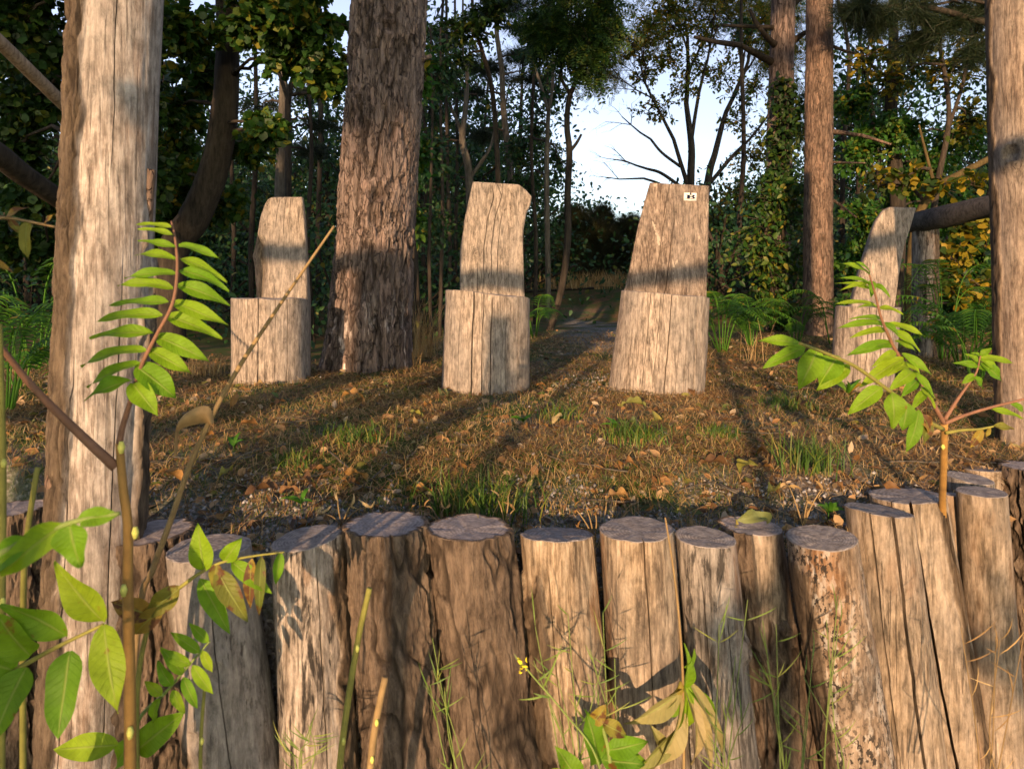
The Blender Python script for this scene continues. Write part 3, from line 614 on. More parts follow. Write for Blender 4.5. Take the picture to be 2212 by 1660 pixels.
V, F, at = log_mesh(bot, top, M_(26, 5.1), M_(24, 5.1), 44, nth=80, nz=70, bark=leftbark(.25, 3), barkt=.008, rough=.06, cracks=[(-.5, .02, .01, .1, .8)])
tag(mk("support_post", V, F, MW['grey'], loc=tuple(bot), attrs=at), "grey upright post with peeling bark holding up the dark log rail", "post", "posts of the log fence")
top = P(2330, 462, 3.78); bot = np.array([top[0], 3.78, -.15])
V, F, at = log_mesh(bot, top, .085, .08, 45, nth=60, nz=40); tag(mk("support_post", V, F, MW['grey'], loc=tuple(bot), attrs=at), "grey upright post at the right end of the dark log rail", "post", "posts of the log fence")

# the same log fence goes on behind the photographer: its two sagging rails throw the bands across the chair backs
def sunline(px, py, y, ys):      # point at depth ys from which the sun throws its shadow on the photo point
    p = P(px, py, y); k = (p[1] - ys); return p + np.array([math.tan(SUN_AZ) * k, -k, math.tan(SUN_EL) / math.cos(SUN_AZ) * k])
YR = -1.6
def span(label, pts, rad, posts, seed):
    q = [sunline(a, b_, c, YR) for a, b_, c in pts]; rail(label, q, rad, MR, seed); q = np.array(q)
    for a, c, lb_ in posts:
        x = sunline(a, 600, c, YR)[0]; zt = np.interp(x, q[:, 0], q[:, 2]); g = float(ground(x, YR))
        V, F, at = log_mesh((x, YR, g - .1), (x, YR, zt - .03), .028, .022, 46, nth=50, nz=40)
        tag(mk("support_post", V, F, MW['grey'], loc=(x, YR, g), attrs=at), "thin grey fence stake " + lb_ + ", behind the viewpoint", "post", "posts of the log fence")
span("sagging log rail of the fence behind the viewpoint, left span", [(380, 520, 3.8), (560, 540, 3.86), (640, 547, 3.86), (780, 568, 4.15), (900, 590, 3.7)], [.055, .05, .055, .06, .05], [(430, 3.8, "under the left end of the left rail"), (885, 3.6, "under the right end of the left rail")], 5)
span("sagging log rail of the fence behind the viewpoint, right span", [(985, 606, 3.6), (1065, 600, 3.62), (1230, 618, 3.6), (1445, 594, 3.6), (1700, 560, 3.6), (1910, 524, 3.7), (1990, 510, 3.7)], [.05, .055, .05, .045, .045, .05, .05], [(1235, 3.5, "under the left part of the right rail"), (1577, 3.5, "under the right part of the right rail")], 6)

for x0, zt, r, lb_ in ((-2.90, 2.12, .135, "broad flat topped log pillar added unseen behind the viewpoint, far left, to shade the massive pine"), (-1.94, 1.62, .06, "slender flat topped log pillar added unseen behind the viewpoint to shade the second chair")):  # unseen logs added to cast the shadows on the pine's foot and second seat
    g = float(ground(x0, -4.0)); V, F, at = log_mesh((x0, -4.0, g - .15), (x0, -4.0, zt), r * 1.05, r, 48, nth=60, nz=60); tag(mk("shadow_pillar", V, F, MW['grey'], loc=(x0, -4.0, g), attrs=at), lb_, "pillar", "unseen pillars added for their shadows", "thing")
# ------------------------------------------------------------------ foliage tools
def leaf_template(kind):
    if kind == 'ovate':
        V = np.array([(0, 0, 0), (.28, .27, .05), (.68, .22, .03), (1, 0, -.08), (.68, -.22, .03), (.28, -.27, .05)]); F = np.array([(0, 5, 4, 3), (0, 3, 2, 1)])
    elif kind == 'narrow':
        V = np.array([(0, 0, 0), (.3, .15, .03), (.7, .12, .02), (1, 0, -.12), (.7, -.12, .02), (.3, -.15, .03)]); F = np.array([(0, 5, 4, 3), (0, 3, 2, 1)])
    elif kind == 'round':
        V = np.array([(0, 0, 0), (.15, .38, .05), (.6, .45, .02), (1, 0, -.1), (.6, -.45, .02), (.15, -.38, .05)]); F = np.array([(0, 5, 4, 3), (0, 3, 2, 1)])
    elif kind == 'needles':
        rng = np.random.default_rng(3); V = []; F = []
        for i in range(16):
            d = nrm(np.array([rng.uniform(.1, 1), rng.normal(0, .6), rng.normal(0, .6)])); s = nrm(np.cross(d, rng.normal(0, 1, 3))) * .012
            b0 = np.array([rng.uniform(-.3, .3), 0, 0]); k = len(V); V += [b0 - s, b0 + s, b0 + d]; F.append((k, k + 1, k + 2))
        V = np.array(V); F = np.array(F)
    elif kind == 'pinnate':      # compound leaf: a rachis with leaflet pairs
        V = []; F = []
        for i in range(7):
            x = .15 + i * .13
            for sgn_ in (1, -1):
                k = len(V); a0 = np.array([x, 0, 0]); d = np.array([.10, sgn_ * .24 * (1 - .06 * i), -.04]); w = np.array([.05, -sgn_ * .02, .01])
                V += [a0, a0 + d * .45 - w * .8, a0 + d, a0 + d * .45 + w * .8]; F.append((k, k + 1, k + 2, k + 3) if sgn_ < 0 else (k + 3, k + 2, k + 1, k))
        V = np.array(V); F = np.array(F)
    return V, F
TPL = {k: leaf_template(k) for k in ('ovate', 'narrow', 'round', 'needles', 'pinnate')}
def scatter(kind, pos, axis, up, size):
    """leaf copies baked into one mesh: pos (N,3), axis directions, up hints, size (N,)"""
    V0, F0 = TPL[kind]; N = len(pos); a = nrm(axis); s = nrm(np.cross(up, a)); u = np.cross(a, s)
    V = pos[:, None] + size[:, None, None] * (V0[None, :, 0:1] * a[:, None] + V0[None, :, 1:2] * s[:, None] + V0[None, :, 2:3] * u[:, None])
    F = F0[None] + (np.arange(N) * len(V0))[:, None, None]
    return V.reshape(-1, 3), F.reshape(-1, F0.shape[1])
def crown(rng, wood, leaves, c, rad, ntw, per, size, kind, root=None, rlimb=.02, droop=.35, flat=1.0, shell=.25):
    """one limb to the middle of a clump, twigs through the clump, leaves along the twigs"""
    c = np.asarray(c, float); rad = np.broadcast_to(np.asarray(rad, float), (3,))
    if root is not None:
        mid = (root + c) / 2 + np.array([0, 0, .12]) * np.linalg.norm(c - root) + rng.normal(0, .05, 3) * np.linalg.norm(c - root)
        pts = smooth_path([root, mid, c], 5); pts = pts + rng.normal(0, .012, pts.shape) * np.linalg.norm(c - root)
        pts[0] = root; wood.add(*tube(pts, np.linspace(rlimb, rlimb * .35, len(pts)), 6, cap=False))
    d = nrm(rng.normal(0, 1, (ntw, 3))); ln = rng.uniform(shell, 1, ntw) ** .6
    ends = c + d * ln[:, None] * rad
    if kind == 'round' or (kind == 'ovate' and size < .079): per = int(per * 1.5)
    for i in range(ntw):
        st = c + (ends[i] - c) * rng.uniform(0, .3)
        mid = (st + ends[i]) / 2 + rng.normal(0, .12, 3) * rad
        pts = smooth_path([st, mid, ends[i] - np.array([0, 0, droop * .3 * rad[2]])], 4)
        wood.add(*tube(pts, np.linspace(max(.004, rlimb * .28), .0022, len(pts)), 4, cap=False))
        k = rng.integers(2, len(pts), per); base = pts[k] + rng.normal(0, .12, (per, 3)) * rad * .5
        ax = nrm(nrm(ends[i] - st) * .5 + rng.normal(0, .7, (per, 3)) + np.array([0, 0, -droop]))
        up = nrm(rng.normal(0, .55, (per, 3)) + np.array([0, -.25, .8]))
        leaves.append((kind, base, ax, up, size * rng.uniform(.6, 1.3, per)))
def fin_leaves(leaves, name, mat, parent):
    A = Acc()
    for l in leaves:
        V, F = scatter(*l); A.add(V, F)
    return A.build(name, mat, parent, smooth=False)
def grow(rng, W, LV, p, d, L, r, lv, S):
    n = max(3, int(L / S['seg'])); pts = [p]; dd = d
    for i in range(n):
        dd = nrm(dd + rng.normal(0, S['wob'], 3) + np.array([0, 0, S['up'] if lv < 2 else S['up'] * .4])); pts.append(pts[-1] + dd * L / n)
    pts = np.array(pts); rad = np.linspace(r, r * .45, len(pts))
    W.add(*tube(pts, rad, 7 if lv == 0 else 5 if lv < 3 else 3, cap=False))
    if S.get('leaf') and lv >= S['lv_leaf']:
        per = S['per']; k = rng.integers(1, len(pts), per); base = pts[k] + rng.normal(0, S['spread'], (per, 3))
        LV.append((S['leaf'], base, nrm(rng.normal(0, .8, (per, 3)) + [0, 0, -.4]), nrm(rng.normal(0, .6, (per, 3)) + [0, -.2, .8]), S['size'] * rng.uniform(.6, 1.3, per)))
    if lv < S['depth']:
        for i in range(S['kids'][min(lv, len(S['kids']) - 1)]):
            f = rng.uniform(.3, 1) if i else 1.0
            k = min(len(pts) - 1, max(1, int(f * (len(pts) - 1)))); ax = nrm(rng.normal(0, 1, 3)); t = nrm(pts[k] - pts[k - 1])
            perp = nrm(np.cross(t, ax)); an = math.radians(S['ang'] * rng.uniform(.5, 1.3))
            nd_ = t * math.cos(an) + perp * math.sin(an)
            if 'flat' in S: nd_ = nrm(nd_ * np.array([1, S['flat'], 1]))
            grow(rng, W, LV, pts[k], nd_, L * S['ratio'] * rng.uniform(.7, 1.2), rad[k] * .68, lv + 1, S)
def trunk_poly(pts, y, n=10, rng=None, extend=None, foot=True, rough=0.0):
    """pts: (px, py, width px); extends to the ground and above the frame"""
    p3 = [P(a, b, y) for a, b, c in pts]; rr = [M_(c / 2, y) for a, b, c in pts]
    if extend is not None: p3 = p3 + [p3[-1] + extend]; rr = rr + [rr[-1] * .7]
    if foot:
        g = float(ground(p3[0][0], y)) - .05
        if p3[0][2] > g: p3 = [np.array([p3[0][0] - (p3[1][0] - p3[0][0]) * .1, y, g])] + p3; rr = [rr[0] * 1.15] + rr
    path = smooth_path(p3, 7); rad = np.interp(np.linspace(0, 1, len(path)), np.linspace(0, 1, len(rr)), rr)
    V, fs = tube(path, rad, n, cap=True)
    if rough: V = V + rough * (fbm(V[:, 0] * 30, V[:, 1] * 30, V[:, 2] * 8, 3, 3)[:, None] - .5)
    return V, fs, path, rad
def near_root(paths, c):
    best = None
    for p in paths:
        q = p[p[:, 2] <= c[2] + .25] if (p[:, 2] <= c[2] + .25).any() else p[:1]
        j = np.argmin(np.linalg.norm(q - c, axis=1)); dd = np.linalg.norm(q[j] - c)
        if best is None or dd < best[0]: best = (dd, q[j])
    return best[1]
def clump_tree(name, label, trunks, clumps, leafmat, barkmat, y, kind='ovate', size=.08, seed=1, group=None, cat="tree", n=10, droop=.35, rlimb=.02, rough=.0):
    """trunks: list of (pts, extend); clumps: (px, py, rpx, rpy, dy, ntw, per)"""
    rng = np.random.default_rng(seed); tr = Acc(); paths = []
    for i, (pts, ext) in enumerate(trunks):
        V, fs, path, rad = trunk_poly(pts, y, n, rng, ext, foot=(i == 0), rough=rough); tr.add(V, fs); paths.append(path)
    base = paths[0][0]; root = empty(name, tuple(base)); tag(root, label, cat, group)
    W = Acc(); LV = []
    for (px, py, rx, ry, dy, ntw, per) in clumps:
        c = P(px, py, y + dy); crown(rng, W, LV, c, (M_(rx, y + dy), M_(rx, y + dy) * .9, M_(ry, y + dy)), ntw, per, size, kind, near_root(paths, c), rlimb, droop)
    tr.build("trunk", barkmat, root)
    if clumps: W.build("limbs", MB_twig if barkmat is not MB_dark else MB_dark, root); fin_leaves(LV, "crown", leafmat, root)
    return root

# ------------------------------------------------------------------ big pine and the two pines on the right
def pine_trunk(label, C0, C1, r0, r1, mat, seed, flare, knots, barkt, scale, nz=230, nth=170, stubs=(), y=5, group="tall pine trunks", pale=False, smat=None):
    root = empty("pine_tree", tuple(C0)); tag(root, label, "tree", group)
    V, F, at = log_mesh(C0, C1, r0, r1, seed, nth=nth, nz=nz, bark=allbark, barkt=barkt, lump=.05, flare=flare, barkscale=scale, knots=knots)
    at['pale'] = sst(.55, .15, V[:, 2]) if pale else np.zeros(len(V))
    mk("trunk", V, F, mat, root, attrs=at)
    for (p, q, r) in stubs:
        pp = smooth_path([p, (p + q) / 2 + R.normal(0, .01, 3), q], 4); Vv, fs = tube(pp, np.linspace(r, r * .55, len(pp)), 7); mk("branch", Vv, fs, smat or mat, root)
    return root
yb = 4.35
C0 = P(792, 830, yb) - np.array([0, 0, .05]); Ct = P(841, 0, yb); C1 = Ct + (Ct - C0) * 1.2
big = pine_trunk("massive old pine with scaly pinkish bark, between the two left chairs", C0, C1, M_(76, yb), M_(62, yb), MB_pine, 51, M_(28, yb),
    [(.17, .222, .085, .045), (.25, .408, .085, .045), (-.5, .33, .05, .03)], .030, .55, nz=300, nth=240, pale=True,
    stubs=[(P(900, 130, yb), P(932, 120, yb - .05), .022), (P(745, 322, yb), P(738, 316, yb - .1), .02), (P(885, 268, yb), P(900, 258, yb), .015)])
def tall_crown(root, label_part, c, rng, mat):
    W = Acc(); LV = []
    for i in range(9):
        cc = c + np.array([rng.normal(0, 1.2), rng.normal(0, 1.0), rng.uniform(-.8, 1.8)]); crown(rng, W, LV, cc, (1.0, 1.0, .5), 26, 14, .15, 'needles', c + np.array([0, 0, -1.0]), .05)
    W.build("limbs", MB_twig, root); fin_leaves(LV, "crown", mat, root)
tall_crown(big, "", np.array(C1), np.random.default_rng(5), ML_pineneedle)
ya = 8.0; yb2 = 7.3
C0 = P(1673, 735, ya) - np.array([0, 0, .15]); Ct = P(1692, 0, ya)
pa = pine_trunk("straight pine with vines climbing it, left one of the two pines right of the middle", C0, Ct + (Ct - C0) * .7, M_(28, ya), M_(18, ya), MB_pine, 52, .02, [(-.3, .3, .05, .02)], .012, .8, nz=140, nth=70, smat=MB_dark,
    stubs=[(P(1672, 136, ya), P(1600, 98, ya - .3), .05), (P(1600, 98, ya - .3), P(1500, 80, ya - .5), .035), (P(1685, 105, ya), P(1640, 60, ya - .3), .045), (P(1640, 60, ya - .3), P(1620, 20, ya - .3), .03), (P(1685, 60, ya), P(1560, 55, ya - .3), .03), (P(1710, 95, ya), P(1760, 60, ya - .2), .04), (P(1705, 20, ya), P(1740, -10, ya), .04)])
C0 = P(1766, 730, yb2) - np.array([0, 0, .15]); Ct = P(1770, 0, yb2)
pbt = pine_trunk("straight reddish pine without vines, right one of the two pines right of the middle", C0, Ct + (Ct - C0) * .7, M_(29, yb2), M_(24, yb2), MB_red, 53, .02, [(-.35, .3, .05, .03), (.1, .42, .05, .03), (-.1, .19, .04, .03), (.3, .5, .04, .02), (-.4, .36, .04, .03), (.2, .12, .04, .02)], .008, 1.2, nz=160, nth=80,
    stubs=[(P(1798, 284, yb2), P(1860, 292, yb2 - .2), .03), (P(1860, 292, yb2 - .2), P(1925, 312, yb2 - .4), .02), (P(1798, 350, yb2), P(1870, 352, yb2 - .2), .014), (P(1798, 100, yb2), P(1850, 115, yb2 + .2), .02), (P(1800, 432, yb2), P(1850, 470, yb2), .015)])
for rt, CC in ((pa, np.array([P(1700, -250, ya)[0], ya, 6.2])), (pbt, np.array([P(1775, -250, yb2)[0], yb2, 6.6]))):
    tall_crown(rt, "", CC, np.random.default_rng(9), ML_pineneedle)

def leaf_column(name, label, cat, pts, y, n, size, mat, seed, kind='ovate', group=None):
    """leafy vine round a trunk: pts (px, py, r px)"""
    rng = np.random.default_rng(seed); W = Acc(); LV = []
    base = P(pts[0][0], pts[0][1], y); root = empty(name, tuple(base)); tag(root, label, cat, group)
    path = smooth_path([P(a, b, y - .22) for a, b, c in pts], 6); rr = np.interp(np.linspace(0, 1, len(path)), np.linspace(0, 1, len(pts)), [M_(c, y) for a, b, c in pts])
    g = np.array([path[0][0], y - .22, float(ground(path[0][0], y))]); W.add(*tube(np.vstack([[g], path]), .018, 6))
    for i in range(len(path)):
        for k in range(int(n / len(path) / 8)):
            a = rng.uniform(0, 2 * math.pi); d = np.array([math.cos(a), math.sin(a) * .8, rng.normal(0, .35)]); L = rr[i] * rng.uniform(.4, 1.1)
            e = path[i] + d * L; W.add(*tube(np.array([path[i], (path[i] + e) / 2 + [0, 0, .03], e]), .004, 3, cap=False))
            b0 = path[i] + d * L * rng.uniform(.35, 1.05, (8, 1)) + rng.normal(0, .05, (8, 3))
            LV.append((kind, b0, nrm(rng.normal(0, .7, (8, 3)) + [0, 0, -.5]), nrm(rng.normal(0, .4, (8, 3)) + [0, -.6, .6]), size * rng.uniform(.6, 1.3, 8)))
    W.build("stem", MB_twig, root); fin_leaves(LV, "foliage", mat, root); return root
leaf_column("climbing_vine", "leafy vine with yellowing leaves hugging the pine above the ferns", "vine", [(1680, 690, 30), (1665, 600, 70), (1650, 520, 85), (1685, 430, 55), (1690, 400, 40)], ya, 2800, .075, ML_maple, 61, 'ovate')
leaf_column("climbing_vine", "dark green vine high up on the vine covered pine", "vine", [(1692, 390, 20), (1690, 320, 36), (1702, 250, 44), (1690, 180, 26)], ya, 1000, .075, ML_dark, 62)

# ------------------------------------------------------------------ broadleaf trees on the left
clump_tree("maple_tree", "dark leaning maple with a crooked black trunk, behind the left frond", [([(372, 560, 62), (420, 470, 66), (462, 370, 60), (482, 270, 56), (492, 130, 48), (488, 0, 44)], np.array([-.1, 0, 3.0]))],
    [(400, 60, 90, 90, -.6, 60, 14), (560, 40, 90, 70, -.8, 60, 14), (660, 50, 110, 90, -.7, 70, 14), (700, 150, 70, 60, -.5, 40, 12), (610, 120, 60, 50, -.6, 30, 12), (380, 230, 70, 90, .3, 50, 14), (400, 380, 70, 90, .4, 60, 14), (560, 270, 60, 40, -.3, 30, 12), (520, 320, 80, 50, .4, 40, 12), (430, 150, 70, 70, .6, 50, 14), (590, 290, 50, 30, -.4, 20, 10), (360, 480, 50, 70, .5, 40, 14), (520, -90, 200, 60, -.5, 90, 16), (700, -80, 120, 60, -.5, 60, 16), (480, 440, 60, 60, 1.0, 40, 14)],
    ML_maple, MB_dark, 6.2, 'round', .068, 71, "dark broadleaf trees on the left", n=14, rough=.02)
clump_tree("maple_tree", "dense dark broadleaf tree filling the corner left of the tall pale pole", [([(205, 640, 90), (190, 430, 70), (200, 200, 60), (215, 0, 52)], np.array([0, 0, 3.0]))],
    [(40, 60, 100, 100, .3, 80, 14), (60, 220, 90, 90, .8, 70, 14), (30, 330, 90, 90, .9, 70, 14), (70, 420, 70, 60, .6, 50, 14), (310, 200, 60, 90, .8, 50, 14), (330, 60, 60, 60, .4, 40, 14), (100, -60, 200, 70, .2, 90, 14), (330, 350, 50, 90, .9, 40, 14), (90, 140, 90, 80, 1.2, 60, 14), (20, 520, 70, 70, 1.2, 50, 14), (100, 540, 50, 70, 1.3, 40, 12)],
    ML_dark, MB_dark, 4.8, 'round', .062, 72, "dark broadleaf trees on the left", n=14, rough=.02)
t2 = bpy.data.objects[[o.name for o in COL.objects if o.name.startswith("maple_tree")][-1]]
pp = smooth_path([P(205, 290, 4.4), P(140, 228, 4.0), P(70, 160, 3.7), P(0, 92, 3.45), P(-80, 20, 3.2)], 6); V, fs = tube(pp, np.linspace(M_(14, 4), M_(15, 3.4), len(pp)), 9)
o = mk("branch", V, fs, MB_pale, t2); o["label"] = "pale dead branch without bark"
pp = smooth_path([P(205, 480, 4.6), P(120, 425, 4.1), P(50, 378, 3.8), P(0, 338, 3.6), P(-60, 300, 3.4)], 6); V, fs = tube(pp, np.linspace(M_(20, 4.2), M_(27, 3.5), len(pp)), 9); o = mk("branch", V, fs, MB_dark, t2); o["label"] = "dark thick branch"

# slim trees between maple and pine, and those in the centre
SLIM = "slim trees in the wood behind the chairs"
clump_tree("slim_pine", "slim greyish pine trunk above the leftmost chair", [([(600, 640, 24), (604, 420, 22), (610, 280, 20), (612, 150, 16), (608, 40, 14)], np.array([0, 0, 2.0]))],
    [(660, 200, 60, 18, .3, 14, 10), (690, 270, 50, 16, .2, 12, 10), (560, 230, 50, 16, .4, 10, 10), (670, 330, 60, 20, .6, 16, 10)], ML_pineneedle, MB_grey, 9.5, 'needles', .16, 81, SLIM, droop=.1)
clump_tree("slim_tree", "slim tree with a curving fork rising above the leftmost chair", [([(626, 640, 14), (622, 300, 13), (625, 200, 13), (645, 140, 12), (640, 60, 10), (650, -20, 8)], np.array([0, 0, 1.5])), ([(622, 215, 9), (600, 150, 8), (575, 90, 6), (560, 30, 4)], None), ([(626, 205, 8), (670, 200, 7), (730, 198, 5), (760, 190, 3)], None)],
    [(600, 60, 60, 30, .5, 14, 6), (690, 330, 60, 40, 1.5, 20, 10)], ML_far, MB_dark, 9.0, 'ovate', .07, 82, SLIM)
clump_tree("slim_tree", "slim forked tree left of the second chair's top", [([(1018, 640, 20), (1014, 391, 18), (1001, 317, 15), (999, 292, 14), (1006, 228, 11), (1009, 152, 9), (1000, 120, 6)], np.array([0, 0, 1.0])), ([(1000, 300, 9), (985, 255, 8), (976, 236, 7), (960, 190, 5)], None), ([(1014, 385, 9), (1040, 350, 8), (1062, 310, 6), (1075, 240, 4)], None)],
    [(970, 180, 70, 40, .3, 40, 8), (930, 240, 60, 60, .3, 50, 8), (940, 330, 60, 50, .6, 50, 10), (960, 400, 60, 50, .6, 50, 10), (1040, 230, 50, 30, .6, 20, 6)], ML_far, MB_grey, 11, 'ovate', .08, 83, SLIM)
clump_tree("slim_tree", "black slim tree leaning left above the second chair", [([(1077, 640, 13), (1076, 396, 12), (1072, 305, 12), (1067, 228, 11), (1057, 165, 10), (1039, 102, 9), (1028, 63, 8), (1020, 0, 7)], np.array([-.1, 0, 1.5]))],
    [(1000, 60, 70, 40, -.2, 50, 9), (1060, 20, 80, 40, -.2, 50, 9), (1000, 130, 60, 30, .2, 25, 7)], ML_dark, MB_dark, 9, 'ovate', .075, 84, SLIM)
clump_tree("slim_pine", "thicker grey slanting pine trunk above the second chair", [([(1118, 640, 20), (1105, 396, 17), (1095, 305, 15), (1087, 228, 13), (1084, 152, 12), (1077, 102, 11), (1072, 40, 10)], np.array([0, 0, 2.0]))],
    [(1040, 150, 60, 12, .2, 24, 9), (1010, 200, 50, 14, -.2, 18, 9), (1130, 120, 60, 16, .2, 24, 9), (1140, 60, 60, 20, .2, 24, 9), (1030, 290, 60, 16, .2, 18, 9), (1150, 170, 60, 16, .3, 22, 9), (960, 90, 70, 30, 0, 30, 9), (1090, 20, 90, 30, 0, 40, 9)], ML_pineneedle, MB_grey, 12, 'needles', .2, 85, SLIM, droop=.05)
clump_tree("slim_tree", "pale grey slim tree with a tall Y fork, left of the black curved tree", [([(1184, 600, 12), (1181, 406, 11), (1183, 279, 10), (1185, 241, 9)], None), ([(1185, 243, 8), (1166, 178, 7), (1153, 140, 6), (1140, 90, 4)], None), ([(1185, 243, 8), (1194, 178, 7), (1194, 114, 6), (1189, 60, 5), (1192, 0, 4)], None)],
    [(1130, 330, 60, 50, 1, 50, 9), (1150, 290, 50, 40, .6, 35, 9), (1140, 400, 50, 50, 1, 40, 9), (1200, 200, 40, 30, .3, 12, 8), (1150, 110, 50, 30, .4, 20, 8), (1210, 350, 40, 50, .8, 25, 8)], ML_far, MB_grey, 10, 'ovate', .07, 86, SLIM)
clump_tree("locust_tree", "black curved tree with hanging dark leaves beside the path", [([(1188, 712, 16), (1204, 660, 15), (1219, 590, 15), (1227, 500, 15), (1226, 421, 15), (1230, 330, 14), (1225, 279, 13), (1226, 236, 12), (1232, 203, 12)], None), ([(1232, 205, 9), (1214, 173, 7), (1212, 152, 7), (1222, 114, 6), (1215, 40, 5), (1218, -40, 5)], None), ([(1232, 205, 10), (1245, 173, 9), (1252, 137, 8), (1250, 76, 8), (1256, -30, 7)], np.array([.1, 0, 1.0])), ([(1233, 325, 8), (1246, 308, 7), (1256, 290, 5)], None)],
    [(1230, 60, 70, 60, -.2, 60, 5), (1290, 60, 50, 60, -.1, 45, 5), (1190, 30, 60, 50, -.2, 45, 5), (1270, 120, 50, 40, -.2, 30, 5), (1310, 20, 40, 40, 0, 25, 5), (1170, 70, 40, 50, -.1, 25, 5), (1250, -40, 120, 40, 0, 60, 5)], ML_dark, MB_dark, 8, 'pinnate', .26, 87, SLIM, droop=.9)
for (x, wob, wd_, yy, lb_) in ((888, (0, 8, -4, 2), 11, 5.6, "thin wavy sapling trunk close to the right of the massive pine"), (930, (2, -3, 0, 4), 8, 7.5, "thin straight sapling trunk between the massive pine and the second chair"), (952, (-3, 2, 4, 0), 9, 8.5, "thin dark trunk just left of the second chair's seat"), (1180, (0, 3, -2, 4), 7, 11.5, "thin bare stem right of the second chair's back")):
    clump_tree("thin_sapling", lb_, [([(x + wob[0], 740, wd_), (x + wob[1], 560, wd_), (x + wob[2], 430, wd_ * .9), (x + wob[3], 250, wd_ * .7), (x, 60, wd_ * .5)], None)],
        [(x - 5, 330, 50, 90, .2, 40, 9), (x + 10, 150, 50, 80, .2, 40, 9), (x, 480, 40, 70, .4, 30, 8)], ML_mid if x < 900 else ML_far, MB_dark, yy, 'ovate', .07, int(x), SLIM, n=8)

for (x, y_, w_, lb_) in ((905, 9.0, 8, "very thin dark stem just right of the massive pine's middle"), (918, 11.0, 9, "thin dark stem a hand's width right of the massive pine"), (968, 10.5, 10, "thin straight dark stem left of the second chair's back"), (985, 12.5, 9, "thin dark stem partly behind the second chair's left edge"), (545, 10.0, 12, "thin dark stem just left of the leftmost chair's back"), (500, 11.5, 10, "thin dark stem between the leaning maple and the leftmost chair"), (675, 9.5, 10, "thin dark stem between the leftmost chair and the massive pine"), (690, 12.0, 12, "dim stem close to the left side of the massive pine"), (1155, 9.5, 9, "thin dark stem just right of the second chair's top"), (1600, 11.0, 12, "thin dark stem between the sign chair and the vine covered pine"), (1830, 10.5, 12, "thin dark stem between the reddish pine and the rightmost chair")):
    clump_tree("thin_sapling", lb_, [([(x, 700, w_), (x + R.normal(0, 5), 520, w_), (x + R.normal(0, 7), 330, w_ * .85), (x + R.normal(0, 10), 120, w_ * .7), (x + R.normal(0, 14), -40, w_ * .5)], None)], [(x + R.normal(0, 15), 60, 45, 40, .2, 16, 7), (x + R.normal(0, 15), 220, 35, 40, .2, 8, 6)], ML_far, MB_dark, y_, 'ovate', .07, int(x) + 3, SLIM, n=7)
# fan tree behind the third chair
rng = np.random.default_rng(21); yf = 15.0
base = np.array([P(1490, 640, yf)[0], yf, float(ground(P(1490, 640, yf)[0], yf))]); root = empty("acacia_tree", tuple(base)); tag(root, "wide fan shaped tree with thin autumn leaves against the sky behind the third chair", "tree")
W = Acc(); LV = []
S = dict(seg=.30, wob=.11, up=.04, depth=5, kids=[4, 4, 4, 3, 3], ang=36, ratio=.64, leaf='pinnate', lv_leaf=4, per=3, spread=.10, size=.21, flat=.8)
for pts, dr, L in ([(1488, 640, 19), (1492, 400, 17), (1494, 320, 15), (1486, 250, 12)], (-.1, 0, 1), 2.4), ([(1500, 640, 18), (1528, 400, 16), (1545, 330, 13), (1560, 270, 11)], (.25, 0, 1), 2.4), ([(1492, 420, 11), (1470, 350, 9), (1455, 300, 8)], (-.5, .1, .9), 2.0), ([(1530, 400, 9), (1580, 340, 8), (1620, 300, 6)], (.7, 0, .7), 1.9), ([(1490, 330, 9), (1500, 260, 8), (1510, 200, 7)], (.05, -.2, 1), 2.0):
    V, fs, path, rad = trunk_poly(pts, yf, 9, foot=(pts[0][1] > 600)); W.add(V, fs)
    grow(rng, W, LV, path[-1], nrm(np.array(dr)), L, rad[-1], 0, S)
for (px, py, rx, ry, n_) in ((1400, 60, 60, 50, 26), (1450, 20, 70, 40, 30), (1390, 150, 50, 50, 20), (1440, 120, 60, 50, 24), (1520, 60, 70, 60, 28), (1600, 80, 60, 60, 26), (1560, 160, 60, 50, 22), (1630, 190, 50, 60, 20), (1480, 190, 50, 40, 14), (1400, 240, 40, 40, 10), (1590, 260, 50, 40, 14), (1650, 300, 40, 40, 12), (1540, -40, 140, 50, 40), (1440, 230, 40, 40, 8), (1640, 40, 50, 50, 20), (1620, 340, 50, 50, 22), (1590, 420, 60, 50, 26), (1650, 420, 50, 60, 26), (1560, 470, 50, 40, 22), (1440, 60, 80, 60, 24), (1500, 130, 60, 60, 22), (1380, 100, 50, 50, 18)):
    c = P(px, py, yf); crown(rng, W, LV, c, (M_(rx, yf), M_(rx, yf), M_(ry, yf)), int(n_ * 1.3), 15, .085, 'ovate', None, .03, .2)
S2 = dict(S, leaf=None, depth=4, kids=[4, 3, 3, 2], ang=38, up=.0)
for pts, dr in (([(1480, 410, 8), (1430, 375, 7), (1400, 365, 6)], (-1, 0, .15)), ([(1480, 440, 7), (1430, 400, 6), (1390, 385, 5)], (-1, .1, -.1)), ([(1470, 360, 7), (1430, 330, 6), (1405, 300, 5)], (-.8, 0, .5))):
    V, fs, path, rad = trunk_poly(pts, yf, 6, foot=False); W.add(V, fs); grow(rng, W, LV, path[-1], nrm(np.array(dr)), .8, rad[-1], 1, S2)
W.build("trunk", MB_dark, root); fin_leaves(LV, "crown", ML_fan, root)

